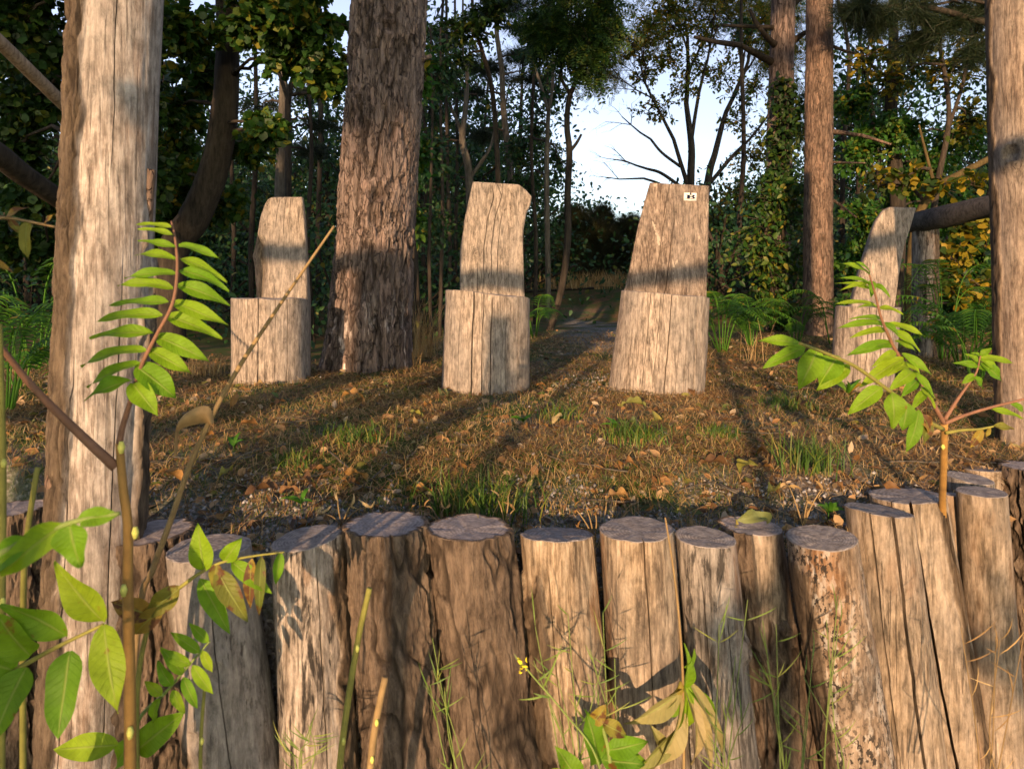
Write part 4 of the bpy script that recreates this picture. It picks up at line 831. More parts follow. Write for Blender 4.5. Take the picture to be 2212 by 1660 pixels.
# right hand trees
clump_tree("broadleaf_tree", "dark leafy tree filling the gap between the reddish pine and the right pole", [([(1930, 700, 36), (1940, 450, 32), (1925, 250, 26), (1930, 80, 20)], np.array([0, 0, 1.5]))],
    [(1860, 330, 60, 70, 0, 60, 14), (1930, 280, 70, 60, -.2, 60, 14), (1850, 220, 50, 60, .2, 40, 12), (2000, 350, 70, 70, .2, 60, 14), (1870, 470, 60, 60, .2, 50, 14), (2060, 450, 70, 70, .3, 60, 14), (1950, 420, 70, 60, .4, 50, 14), (1840, 560, 50, 60, .4, 40, 14), (2090, 560, 60, 80, .2, 60, 14), (2080, 300, 60, 60, .2, 40, 12), (2010, 570, 60, 80, .5, 50, 14), (1960, 600, 60, 60, .7, 40, 14), (2100, 660, 70, 60, .2, 50, 14)],
    ML_mid, MB_dark, 9, 'ovate', .078, 91, "leafy trees on the right")
clump_tree("broadleaf_tree", "yellow leaved airy tree with fine bare twigs at the upper right", [([(1990, 640, 16), (2025, 400, 13), (2050, 250, 10), (2030, 100, 8), (2010, -20, 6)], None), ([(2040, 300, 8), (2080, 180, 7), (2100, 60, 5)], None)],
    [(1960, 130, 70, 60, .2, 45, 6), (2050, 150, 70, 70, .2, 45, 6), (2100, 60, 50, 60, .2, 35, 6), (1930, 170, 60, 50, 0, 40, 6), (2000, 50, 80, 40, .2, 40, 6), (2090, 260, 50, 60, .2, 35, 6), (1870, 120, 50, 60, .4, 30, 6)],
    ML_yellow, MB_twig, 8.2, 'ovate', .085, 92, "leafy trees on the right")
clump_tree("hazel_bush", "bush with round yellow leaves on a leaning tan stem behind the log rail", [([(1960, 760, 20), (1975, 500, 18), (2022, 410, 17), (2075, 375, 15), (2150, 335, 13)], np.array([.5, 0, .3])), ([(2022, 412, 8), (2000, 330, 6), (1985, 270, 4)], None)],
    [(2060, 560, 60, 70, -.2, 24, 6), (2100, 500, 60, 60, -.2, 20, 6), (2050, 620, 60, 50, -.1, 20, 6), (1960, 380, 50, 40, 0, 12, 5), (2030, 400, 50, 40, -.3, 10, 4), (2120, 620, 50, 50, 0, 20, 6), (2100, 400, 40, 40, -.3, 10, 4), (1900, 400, 40, 40, .2, 8, 4)],
    ML_yellow, mat_bark("tan_bark", (.04, .03, .012), (.12, .085, .032), 30, .3), 6.6, 'round', .075, 93)
pr = clump_tree("pine_tree", "pine behind the right pole, sending a needle covered branch across the upper right corner", [([(2260, 800, 60), (2250, 400, 55), (2245, 0, 48)], np.array([0, 0, 3.0]))],
    [(1850, 20, 60, 30, -.2, 26, 10), (1900, 45, 50, 26, -.2, 20, 10), (1960, 20, 60, 26, -.1, 24, 10), (2040, 60, 50, 30, 0, 20, 10), (2090, 30, 50, 30, 0, 20, 10), (1980, 90, 50, 26, .2, 16, 10), (2100, 110, 40, 40, .1, 18, 10), (2060, -40, 120, 30, 0, 40, 10)],
    ML_pineneedle, MB_pine, 6.8, 'needles', .17, 94, "tall pine trunks", droop=.1)
pp = smooth_path([P(2240, 60, 6.8), P(2120, 46, 6.7), P(2040, 24, 6.7), P(1960, 12, 6.6), P(1880, 22, 6.6), P(1840, 30, 6.6)], 6); V, fs = tube(pp, np.linspace(.04, .012, len(pp)), 8); mk("branch", V, fs, MB_dark, pr)

# pine bush in the middle distance
clump_tree("pine_bush", "dense dark olive pine bush at the end of the path", [([(1290, 640, 10), (1290, 500, 8)], None)],
    [(1240, 480, 45, 35, .0, 60, 12), (1230, 540, 55, 40, -.3, 70, 12), (1290, 510, 50, 40, -.3, 70, 12), (1330, 550, 45, 45, -.3, 60, 12), (1345, 500, 30, 30, .2, 40, 12), (1280, 580, 70, 40, -.6, 90, 12), (1200, 570, 50, 45, .2, 60, 12), (1370, 490, 18, 26, .5, 25, 12), (1300, 465, 25, 24, .3, 30, 12), (1340, 600, 50, 30, -.4, 60, 12), (1225, 610, 50, 25, -.2, 50, 12)],
    ML_olive, MB_twig, 19, 'needles', .30, 95, droop=0)

# ------------------------------------------------------------------ far wood (one mass) and undergrowth
rng = np.random.default_rng(31); A = Acc(); LV = []
def far_tree(x, y, h, rad, n, sz, thin):
    g = float(ground(x, y)); p = np.array([x, y, g])
    pts = np.array([p, p + [rng.normal(0, .1), 0, h * .5], p + [rng.normal(0, .3), 0, h]]); A.add(*tube(smooth_path(pts, 4), np.linspace(.12, .03, 9) * (.6 + .05 * h), 6, cap=False))
    for i in range(n):
        c = p + np.array([rng.normal(0, rad), rng.normal(0, rad), rng.uniform(thin * h, h)]); k = 62
        A.add(*tube(np.array([[p[0], p[1], max(g, c[2] - .8)], c]), .02, 3, cap=False))
        b0 = c + rng.normal(0, .48, (k, 3)) * [1, 1, .6]
        LV.append(('ovate', b0, rng.normal(0, 1, (k, 3)) + [0, 0, -.4], rng.normal(0, .7, (k, 3)) + [0, -.3, .7], sz * rng.uniform(.6, 1.3, k)))
for i in range(230):
    y = rng.uniform(15, 34); px = rng.uniform(-1100, 3300)
    if 1130 < px < 1500: continue
    h = rng.uniform(4.0, 7.5) if px < 1200 else rng.uniform(3.5, 6.5)
    if 1420 < px < 1720: h = rng.uniform(2.2, 3.6)
    far_tree(P(px, 0, y)[0], y, h, .9, 30, .135, .06)
for i in range(200):       # undergrowth
    y = rng.uniform(9.5, 20); px = rng.uniform(-900, 3100)
    if 1130 < px < 1400: continue
    far_tree(P(px, 0, y)[0], y, rng.uniform(.9, 2.0), .6, 10, .095, .05)
for i in range(230):
    y = rng.uniform(34, 48); px = rng.uniform(-1200, 3400)
    if 1120 < px < 1510: continue
    far_tree(P(px, 0, y)[0], y, rng.uniform(5, 8.5) if px < 1120 else rng.uniform(3.5, 6.0), 1.4, 30, .24, .03)
for i in range(26):
    y = rng.uniform(30, 42); px = rng.uniform(1150, 1460); far_tree(P(px, 0, y)[0], y, rng.uniform(2.2, 4.0), 1.2, 16, .22, .05)
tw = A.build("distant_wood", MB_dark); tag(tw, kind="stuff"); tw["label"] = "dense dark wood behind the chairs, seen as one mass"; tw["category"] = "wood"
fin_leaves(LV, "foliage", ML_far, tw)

# unseen trees added behind the photographer to shade the wood and block sky light
def back_tree(label, x, y, h, z0, rad, ncl, seed):
    rng = np.random.default_rng(seed); g = float(ground(x, y)); root = empty("shade_tree", (x, y, g)); tag(root, label, "tree", "unseen trees added for their shade behind the viewpoint")
    p = np.array([[x, y, g - .1], [x + .1, y, h * .5], [x, y, h]]); pth = smooth_path(p, 6); V, fs = tube(pth, np.linspace(.2, .05, len(pth)), 10); mk("trunk", V, fs, MB_dark, root)
    W = Acc(); LV = []
    for i in range(ncl):
        c = np.array([x + rng.normal(0, rad), y + rng.normal(0, rad * .6), rng.uniform(z0, h)])
        crown(rng, W, LV, c, (.9, .9, .6), 26, 12, .17, 'ovate', near_root([pth], c), .03)
    for i in range(34):  # high clumps added to cut the sky light from behind
        c = np.array([x + rng.normal(0, 2.2), y - 1.5 + rng.normal(0, 1.2), rng.uniform(h - .5, h + 9)]); crown(rng, W, LV, c, (1.9, 1.6, 1.2), 16, 10, .42, 'ovate', pth[-1] if i % 3 == 0 else None, .03)
    W.build("limbs", MB_dark, root); fin_leaves(LV, "crown", ML_dark, root)
for i, (x, z0, h, rd, nc, lb_) in enumerate(((-14.5, 4.3, 9.5, 1.7, 44, "broad unseen shade tree added far to the left behind the viewpoint"), (-10.5, 4.5, 10.0, 1.6, 52, "broad unseen shade tree added to the left behind the viewpoint"), (-6.6, 4.6, 9.5, 1.4, 50, "broad unseen shade tree added nearest straight behind the viewpoint"), (-2.6, 8.2, 11.5, 1.3, 22, "high crowned unseen shade tree added straight behind the viewpoint"), (1.6, 5.6, 10.0, 1.3, 24, "thin crowned unseen shade tree added to the right behind the viewpoint"), (6.0, 4.0, 10.0, 2.0, 40, "broad unseen shade tree added to the right behind the viewpoint"), (11.0, 3.0, 10.0, 2.0, 40, "broad unseen shade tree added far to the right behind the viewpoint"))):
    back_tree(lb_, x, -15.0 - (i % 2) * 1.2, h, z0, rd, nc, 300 + i)

def back_shrub(label, x, y, cl, seed):
    rng = np.random.default_rng(seed); g = float(ground(x, y)); root = empty("shrub", (x, y, g)); tag(root, label, "shrub", "shrubs behind the viewpoint")
    p = np.array([[x, y, g - .05], [x, y, g + .5], [x + .05, y, .9]]); pth = smooth_path(p, 5); W = Acc(); LV = []; W.add(*tube(pth, np.linspace(.03, .012, len(pth)), 7))
    for (dx, z, rr, ntw, per) in cl: crown(rng, W, LV, np.array([x + dx, y + rng.normal(0, .15), z]), (rr, rr, rr), ntw, per, .08, 'ovate', near_root([pth], np.array([x, y, z])), .01)
    W.build("stem", MB_dark, root); fin_leaves(LV, "foliage", ML_mid, root)
back_shrub("leafy shrub to the left behind the viewpoint", -2.55, -5.0, [(0, .25, .3, 16, 7), (-.3, .5, .2, 8, 6), (-.1, -.1, .35, 20, 8)], 401)
back_shrub("thin shrub straight behind the viewpoint", -1.2, -5.0, [(.05, .85, .14, 10, 7), (.25, .45, .2, 10, 6), (-.35, .55, .2, 9, 6), (.75, .75, .16, 9, 6), (.45, .1, .3, 14, 7)], 402)
back_shrub("thin shrub to the right behind the viewpoint", -.2, -5.0, [(.1, .6, .2, 8, 6), (.55, .3, .25, 10, 6), (-.2, .2, .25, 12, 6)], 403)

# ------------------------------------------------------------------ small plants: fronds and saplings
def leaf_geo(base, tip, w, normal, bend=.12, fold=.18, nu=9, nv=5, wav=.0, seed=0, point=1.15):
    base, tip = np.asarray(base, float), np.asarray(tip, float); a = tip - base; L = np.linalg.norm(a); a = a / L
    s = nrm(np.cross(normal, a)); u = np.cross(a, s)
    U = np.linspace(0, 1, nu)[:, None]; Vv = np.linspace(-1, 1, nv)[None]
    prof = U ** .62 * (1 - U) ** 1.05 / .512; prof[0] = .05; prof[-1] = .0
    rng = np.random.default_rng(seed); ph = rng.uniform(0, 6)
    h = bend * L * (4 * U * (1 - U)) + fold * w * np.abs(Vv) * prof + wav * w * np.sin(U * 9 + ph) * Vv + .0 * U
    pos = base + a * (U * L)[..., None] + s * (Vv * prof * w / 2)[..., None] + u * h[..., None]
    V = pos.reshape(-1, 3); i = np.arange(nu - 1)[:, None] * nv; j = np.arange(nv - 1)[None]; leaf_geo.uv = (np.broadcast_to(U, (nu, nv)).ravel(), np.broadcast_to(Vv, (nu, nv)).ravel())
    F = np.stack([i + j, i + j + 1, i + nv + j + 1, i + nv + j], -1).reshape(-1, 4); return V, F
def sapling_leaf(parent, b, t, w, y, mat, y2=None, normal=(0, -.75, .65), bend=.06, fold=.15, name="leaflet", seed=0, label=None):
    B, T = P(b[0], b[1], y), P(t[0], t[1], y2 if y2 else y)
    V, F = leaf_geo(B, T, M_(w, y), np.array(normal) + R.normal(0, .12, 3), bend + R.normal(0, .03), fold, nu=15, nv=9, wav=.07, seed=seed)
    o = mk(name, V, [F], mat, parent, attrs=dict(lu=leaf_geo.uv[0], lv=leaf_geo.uv[1]))
    if label: o["label"] = label
    return o
def stem(parent, pts, r, mat, name="stem", n=8, y=None):
    p = smooth_path([P(*q) if len(q) == 3 else P(q[0], q[1], y) for q in pts], 6); rr = np.interp(np.linspace(0, 1, len(p)), np.linspace(0, 1, len(r)), r)
    V, fs = tube(p, rr, n); return mk(name, V, fs, mat, parent)

# left sapling
yl = 1.05
g0 = np.array([P(278, 1700, yl)[0], yl, -.74]); sp = empty("sapling", tuple(g0)); tag(sp, "tall sapling with one upright feathery frond in front of the tall pale pole", "sapling", "saplings among the posts")
stem(sp, [(279, 1790), (281, 1577), (278, 1369), (276, 1264), (276, 1134), (266, 1056), (258, 957)], [M_(12, yl), M_(12, yl), M_(11, yl), M_(10, yl), M_(9, yl), M_(8, yl)], M_stem, y=yl)
for (x, y_) in ((262, 966), (267, 1275), (281, 1582), (292, 1150)):
    c = P(x, y_, yl - .011); V, fs = tube(np.array([c + [0, 0, .009], c, c - [0, 0, .009]]), [.003, .0055, .003], 7); mk("leaf_scar", V, fs, M_scar, sp)
fr = stem(sp, [(258, 957, yl), (265, 921, yl), (286, 853, yl), (307, 787, yl - .02), (337, 726, yl - .03), (373, 655, yl - .04), (383, 579, yl - .03), (378, 513, yl - .01), (370, 478, yl)], [M_(7, yl), M_(5, yl), M_(4, yl), M_(3.2, yl), M_(1.6, yl)], M_redstem, "frond")
L_ = [(370, 490, 292, 485, 17), (373, 507, 297, 495, 16), (381, 535, 297, 520, 19), (384, 563, 289, 553, 24), (381, 591, 269, 601, 28), (374, 622, 254, 617, 28), (364, 652, 236, 660, 30), (351, 680, 208, 695, 32), (332, 720, 193, 731, 34), (317, 756, 175, 792, 36), (304, 784, 188, 837, 36), (286, 822, 182, 866, 46),
      (386, 530, 477, 561, 24), (388, 558, 490, 609, 26), (385, 584, 495, 629, 34), (381, 614, 497, 660, 36), (370, 650, 495, 703, 36), (355, 680, 480, 731, 38), (337, 726, 454, 782, 42), (322, 756, 414, 807, 40), (293, 790, 382, 862, 58), (286, 827, 342, 897, 50)]
for i, (a0, a1, b0, b1, w) in enumerate(L_): sapling_leaf(fr, (a0, a1), (b0, b1), w * 1.5, yl - .02, ML_hero, y2=yl - .05 + .05 * R.random(), seed=i, bend=.07, fold=.2, normal=(0, -.7, .7))
stem(sp, [(250, 1009, yl), (156, 921, yl - .02), (68, 832, yl - .05), (0, 748, yl - .08), (-60, 690, yl - .1)], [M_(11, yl), M_(8, yl), M_(6, yl), M_(5, yl)], M_redstem, "petiole")
# low leafy shoots round it
sh = empty("leafy_shoot", (P(-30, 1700, .92)[0], .92, -.74)); tag(sh, "leafy shoot with large blotched leaves at the lower left corner", "plant", "leafy shoots at the lower left")
stem(sh, [(-60, 1900, .92), (-50, 1600, .92), (-20, 1475, .92), (31, 1447, .92), (120, 1398, .92), (224, 1348, .92)], [.006, .005, .004, .003, .002], M_sprout)
for i, (a0, a1, b0, b1, w) in enumerate([(224, 1342, 117, 1212, 76), (224, 1348, 255, 1540, 82), (146, 1374, 0, 1306, 74), (151, 1405, 125, 1598, 90), (66, 1415, -10, 1320, 90), (57, 1440, -14, 1600, 88), (31, 1447, -60, 1420, 70)]):
    sapling_leaf(sh, (a0, a1), (b0, b1), w * 1.3, .92, ML_herob, y2=.88, seed=40 + i, normal=(.1, -.85, .5), name="leaf", bend=.04)
sh = empty("leafy_shoot", (P(-40, 1700, .62)[0], .62, -.74)); tag(sh, "blurred arching leaf cluster closest to the camera at the left edge", "plant", "leafy shoots at the lower left")
stem(sh, [(-120, 2200, .62), (-90, 1500, .62), (-40, 1240, .62), (120, 1140, .62), (258, 1108, .62)], [.004, .003, .003, .002], M_greenstem)
for i, (a0, a1, b0, b1, w) in enumerate([(170, 1122, 262, 1112, 52), (150, 1128, 175, 1225, 84), (140, 1130, 0, 1245, 80), (60, 1160, -40, 1260, 70)]): sapling_leaf(sh, (a0, a1), (b0, b1), w * 1.3, .62, ML_hero, seed=60 + i, name="leaf", normal=(0, -.8, .6))
sh = empty("leafy_shoot", (P(300, 1700, 1.12)[0], 1.12, -.74)); tag(sh, "drooping half withered leaves hanging before the smooth grey post", "plant", "leafy shoots at the lower left")
stem(sh, [(300, 1800, 1.12), (296, 1500, 1.12), (330, 1330, 1.12), (401, 1259, 1.1), (468, 1218, 1.1), (536, 1202, 1.1), (614, 1192, 1.1)], [.005, .004, .003, .002, .0015], M_sprout)
for i, (a0, a1, b0, b1, w, mt) in enumerate([(442, 1233, 427, 1129, 46, ML_hero), (432, 1249, 497, 1368, 40, ML_hero), (484, 1212, 522, 1160, 36, ML_hero), (468, 1228, 536, 1342, 44, ML_wilt), (500, 1212, 588, 1282, 34, ML_hero), (545, 1205, 541, 1315, 26, ML_wilt), (565, 1200, 560, 1330, 24, ML_wilt), (606, 1192, 596, 1262, 22, ML_hero), (390, 1268, 312, 1332, 46, ML_wilt), (350, 1310, 290, 1370, 40, ML_wilt), (470, 1215, 462, 1270, 26, ML_wilt), (330, 1330, 240, 1300, 46, ML_wilt)]):
    sapling_leaf(sh, (a0, a1), (b0, b1), w * 1.6, 1.1, mt, seed=80 + i, name="leaf", normal=(.2, -.9, .3), bend=.08)
sh = empty("leafy_shoot", (P(291, 1700, 1.15)[0], 1.15, -.74)); tag(sh, "small dark green frond low beside the sapling stem", "plant", "leafy shoots at the lower left")
stem(sh, [(285, 1790, 1.15), (291, 1577, 1.15), (364, 1488, 1.14), (453, 1384, 1.13)], [.004, .003, .0015], M_greenstem)
for i, (a0, a1, b0, b1, w) in enumerate([(350, 1500, 312, 1470, 24), (372, 1480, 340, 1425, 28), (395, 1455, 346, 1396, 28), (411, 1435, 343, 1402, 26), (432, 1408, 367, 1364, 26), (450, 1386, 408, 1344, 24), (416, 1436, 461, 1499, 28), (395, 1462, 427, 1530, 26), (437, 1405, 459, 1452, 22), (372, 1490, 400, 1540, 24), (345, 1508, 330, 1560, 28), (291, 1624, 401, 1535, 66), (255, 1608, 115, 1618, 56), (290, 1600, 250, 1660, 50)]):
    sapling_leaf(sh, (a0, a1), (b0, b1), w * 1.45, 1.13, ML_hero, seed=100 + i, name="leaf", bend=.06)
for lb_, pts, r, y_ in (("yellow green upright sprout close to the left edge", [(50, 1790), (50, 1330), (57, 1171), (81, 1009)], .0045, 1.0), ("thick brown green stick along the left edge", [(2, 1790), (4, 1300), (6, 1000), (-2, 700)], .005, .95), ("thin yellow green stem before the smooth grey post", [(432, 1790), (434, 1600), (442, 1483)], .0035, 1.2), ("long yellow green cut sprout before the forked bark post", [(722, 1790), (740, 1600), (770, 1400), (798, 1270)], .0065, 1.2), ("short orange brown cut sprout before the forked bark post", [(790, 1790), (802, 1640), (812, 1560), (832, 1462)], .0075, 1.2)):
    e = empty("cut_sprout", tuple(P(pts[0][0], pts[0][1], y_))); tag(e, lb_, "sprout", "bare sprouts before the posts")
    stem(e, [(a, b_, y_) for a, b_ in pts], [r, r * .8], M_stalk if "orange" in lb_ else M_sprout)
    for q in (1, 2):
        if q < len(pts):
            a = pts[q]; c = P(a[0] + 2, a[1], y_ - r); V, fs = tube(np.array([c + [0, 0, .006], c, c - [0, 0, .006]]), [.002, .004, .002], 6); mk("leaf_scar", V, fs, M_scar, e)
# yellow leaves top left
e = empty("leafy_twig", tuple(P(-60, 470, .9))); tag(e, "blurred twig with yellow leaves at the left edge beside the tall pale pole", "twig")
stem(e, [(-400, 1990, .9), (-160, 900, .9), (-80, 480, .9), (0, 470, .9), (60, 478, .9), (118, 490, .9)], [.006, .004, .002, .0015], M_stalk)
for i, (a0, a1, b0, b1, w) in enumerate([(10, 470, 62, 448, 34), (60, 478, 62, 560, 46), (-10, 474, -40, 440, 40), (96, 486, 118, 462, 24), (20, 474, 50, 510, 24), (-20, 560, 30, 590, 22)]): sapling_leaf(e, (a0, a1), (b0, b1), w, .9, ML_wilt, seed=140 + i, name="leaf")
# diagonal dry stalk with a curled leaf
yd = 1.22
e = empty("dry_stalk", tuple(P(290, 1560, yd))); tag(e, "long slanting dry stalk crossing in front of the leftmost chair, with a curled brown leaf", "stalk")
stem(e, [(262, 1820, yd), (300, 1330, yd), (330, 1230, yd), (370, 1120, yd), (420, 980, yd), (500, 820, yd), (600, 665, yd), (722, 488, yd)], [M_(7, yd), M_(7, yd), M_(6, yd), M_(5, yd), M_(2.5, yd)], M_stalk)
cv = smooth_path([P(456, 918, yd - .01), P(440, 898, yd - .02), P(405, 905, yd - .03), P(380, 925, yd - .03), P(376, 985, yd - .02)], 5)
wv = M_(1, yd) * np.interp(np.linspace(0, 1, len(cv)), [0, .15, .4, .75, 1], [10, 42, 46, 30, 6]); sd = np.array([.25, -.35, .9])
V = np.concatenate([np.stack([p + sd * w * k + np.array([.0, .012, 0]) * (k * 2) ** 2 for k in np.linspace(-.5, .5, 5)]) for p, w in zip(cv, wv)]); n_ = len(cv)
i = np.arange(n_ - 1)[:, None] * 5; j = np.arange(4)[None]; F = np.stack([i + j, i + j + 1, i + 5 + j + 1, i + 5 + j], -1).reshape(-1, 4); mk("leaf", V, [F], ML_dry, e)

# right sapling
ys_ = 1.52
def Q(x, y_): return (1760.3 + .4062 * x, 402.6 + .4062 * y_)
e = empty("sapling", (P(2042, 1400, 1.86)[0], 1.86, -.48)); tag(e, "sapling with reddish leaf stalks rising between the split posts at the right", "sapling", "saplings among the posts")
stem(e, [(2042, 1400, 1.86), (2040, 1200, 1.80), (2036, 1085, 1.70), (2037, 1040, 1.63), (2039, 980, 1.57), (2040, 914, ys_)], [M_(8, 1.6), M_(8, 1.6), M_(7.5, 1.6), M_(7, 1.6)], M_stem)
for x, y_ in ((2041, 948), (2037, 965)):
    c = P(x, y_, 1.545); V, fs = tube(np.array([c + [0, 0, .006], c, c - [0, 0, .006]]), [.002, .005, .002], 6); mk("leaf_scar", V, fs, M_scar, e)
f1 = stem(e, [(*Q(688, 1260), ys_), (*Q(620, 1140), ys_ - .02), (*Q(530, 1010), ys_ - .04), (*Q(440, 890), ys_ - .06), (*Q(390, 790), ys_ - .08), (*Q(350, 690), ys_ - .1), (*Q(320, 570), ys_ - .12), (*Q(290, 470), ys_ - .14)], [M_(5, 1.5), M_(4, 1.5), M_(3, 1.5), M_(1.6, 1.5)], M_redstem, "frond")
ll = [(330, 640, 105, 625, 34), (350, 660, 205, 655, 22), (360, 705, 180, 705, 26), (372, 735, 110, 758, 44), (378, 765, 185, 805, 40), (402, 828, 160, 905, 60), (472, 912, 225, 1080, 70), (525, 980, 385, 1090, 66), (335, 645, 470, 680, 34), (385, 730, 585, 798, 44), (402, 760, 560, 880, 50), (425, 820, 540, 880, 40), (462, 885, 625, 1005, 48), (520, 980, 640, 1130, 40), (318, 555, 105, 515, 32), (310, 530, 110, 490, 26), (312, 520, 400, 590, 30), (295, 480, 130, 410, 40), (300, 500, 300, 590, 40), (290, 475, 210, 400, 30), (305, 520, 120, 560, 24)]
ll += [(500, 950, 380, 1010, 50), (545, 1030, 455, 1120, 50), (560, 1060, 640, 1180, 40), (590, 1090, 510, 1190, 46), (480, 930, 560, 1000, 44), (410, 850, 250, 880, 40), (430, 880, 300, 960, 46), (360, 720, 450, 800, 36)]
for i, (a0, a1, b0, b1, w) in enumerate(ll): sapling_leaf(f1, Q(a0, a1), Q(b0, b1), w * .4062 * 1.6, ys_ - .07, ML_hero, y2=ys_ - .1, seed=200 + i, bend=.1)
f2 = stem(e, [(*Q(680, 1290), ys_), (*Q(560, 1225), ys_ - .08), (*Q(480, 1150), ys_ - .12), (*Q(380, 1075), ys_ - .18), (*Q(220, 960), ys_ - .24), (1790, 765, ys_ - .28), (1727, 741, ys_ - .32)], [M_(5, 1.5), M_(4, 1.5), M_(2.5, 1.5)], M_sprout, "frond")
for i, (a0, a1, b0, b1, w, mt) in enumerate([(1727, 741, 1633, 737, 26, ML_hero), (1739, 750, 1647, 795, 34, ML_hero), (1767, 752, 1724, 842, 52, ML_hero), (1811, 768, 1770, 832, 56, ML_hero), (1836, 790, 1762, 845, 34, ML_hero), (1905, 836, 1830, 895, 36, ML_hero), (1925, 846, 1928, 925, 48, ML_herob), (1960, 870, 1950, 930, 40, ML_herob), (1985, 885, 1955, 980, 30, ML_herob), (1990, 895, 2010, 940, 30, ML_wilt), (2005, 905, 1995, 960, 24, ML_wilt)]):
    sapling_leaf(f2, (a0, a1), (b0, b1), w * 1.5, ys_ - .2, mt, seed=230 + i, bend=.08)
f3 = stem(e, [(*Q(690, 1240), ys_), (*Q(760, 1130), ys_), (*Q(810, 1060), ys_), (*Q(860, 985), ys_), (*Q(880, 900), ys_)], [M_(4.5, 1.5), M_(2.5, 1.5), M_(1.5, 1.5)], M_redstem, "frond")
for i, (a0, a1, b0, b1, w) in enumerate([(870, 955, 735, 938, 34), (880, 940, 995, 1040, 58), (830, 1010, 895, 1078, 46), (878, 905, 1060, 940, 36), (878, 900, 830, 885, 20), (880, 900, 940, 860, 30), (850, 1000, 780, 1050, 34), (868, 970, 960, 960, 36), (872, 930, 800, 890, 30), (875, 920, 985, 985, 36)]): sapling_leaf(f3, Q(a0, a1), Q(b0, b1), w * .72, ys_, ML_hero, seed=250 + i)
f4 = stem(e, [(*Q(690, 1260), ys_), (*Q(800, 1215), ys_), (*Q(950, 1170), ys_), (*Q(1111, 1130), ys_), (*Q(1200, 1100), ys_)], [M_(4.5, 1.5), M_(3, 1.5), M_(2.4, 1.5)], M_redstem, "frond")
for i, (a0, a1, b0, b1, w) in enumerate([(940, 1185, 1105, 1235, 40), (1040, 1150, 1111, 1200, 44)]): sapling_leaf(f4, Q(a0, a1), Q(b0, b1), w * .6, ys_, ML_hero, seed=260 + i)
f5 = stem(e, [(*Q(695, 1310), ys_), (*Q(780, 1295), ys_), (*Q(870, 1290), ys_), (*Q(950, 1275), ys_)], [M_(4, 1.5), M_(2, 1.5)], M_sprout, "frond")
for i, (a0, a1, b0, b1, w) in enumerate([(890, 1290, 822, 1392, 50), (950, 1275, 1060, 1290, 44), (930, 1280, 905, 1335, 26)]): sapling_leaf(f5, Q(a0, a1), Q(b0, b1), w * .6, ys_, ML_wilt, seed=270 + i)

# wilted plant before the grey streaked post
yw = 1.28
e = empty("wilted_plant", (P(1480, 1700, yw)[0], yw, -.74)); tag(e, "wilted plant with limp straw coloured leaves and a tall dry stalk before the grey post", "plant")
stem(e, [(1478, 1830, yw), (1476, 1500, yw), (1468, 1350, yw), (1455, 1230, yw), (1437, 1117, yw)], [.003, .0025, .002, .0016], M_stalk)
for i, (a0, a1, b0, b1, w, mt) in enumerate([(1475, 1485, 1348, 1562, 60, ML_limp), (1478, 1480, 1492, 1650, 44, ML_limp), (1480, 1490, 1535, 1660, 46, ML_limp), (1474, 1490, 1478, 1388, 40, ML_hero), (1470, 1500, 1392, 1662, 66, ML_limp), (1468, 1560, 1350, 1670, 50, ML_limp), (1480, 1470, 1440, 1600, 46, ML_hero), (1482, 1480, 1552, 1560, 40, ML_hero), (1478, 1500, 1462, 1590, 50, ML_hero), (1470, 1470, 1440, 1505, 40, ML_wilt), (1484, 1480, 1510, 1600, 40, ML_hero), (1490, 1470, 1560, 1630, 36, ML_limp), (1476, 1440, 1500, 1400, 26, ML_hero), (1465, 1500, 1420, 1545, 40, ML_hero), (1440, 1640, 1400, 1560, 44, ML_limp), (1400, 1700, 1340, 1600, 60, ML_herob)]):
    sapling_leaf(e, (a0, a1), (b0, b1), w, yw, mt, seed=300 + i, name="leaf", normal=(.5, -.8, .2), bend=.12, fold=.45)
yw = 1.22
e = empty("broadleaf_weed", (P(1320, 1700, yw)[0], yw, -.74)); tag(e, "low weed with big green and yellow blotched leaves at the foot of the posts", "plant")
stem(e, [(1320, 1830, yw), (1318, 1650, yw), (1300, 1560, yw)], [.005, .003], M_greenstem)
for i, (a0, a1, b0, b1, w, mt) in enumerate([(1290, 1650, 1262, 1530, 66, ML_herob), (1300, 1560, 1355, 1590, 34, ML_wilt), (1310, 1620, 1400, 1600, 46, ML_hero), (1300, 1640, 1395, 1650, 50, ML_herob), (1250, 1690, 1200, 1610, 50, ML_herob), (1300, 1690, 1360, 1700, 50, ML_hero), (1230, 1700, 1190, 1660, 44, ML_herob), (1280, 1560, 1310, 1520, 34, ML_wilt)]):
    sapling_leaf(e, (a0, a1), (b0, b1), w * 1.5, yw, mt, seed=320 + i, name="leaf", normal=(.1, -.8, .5))
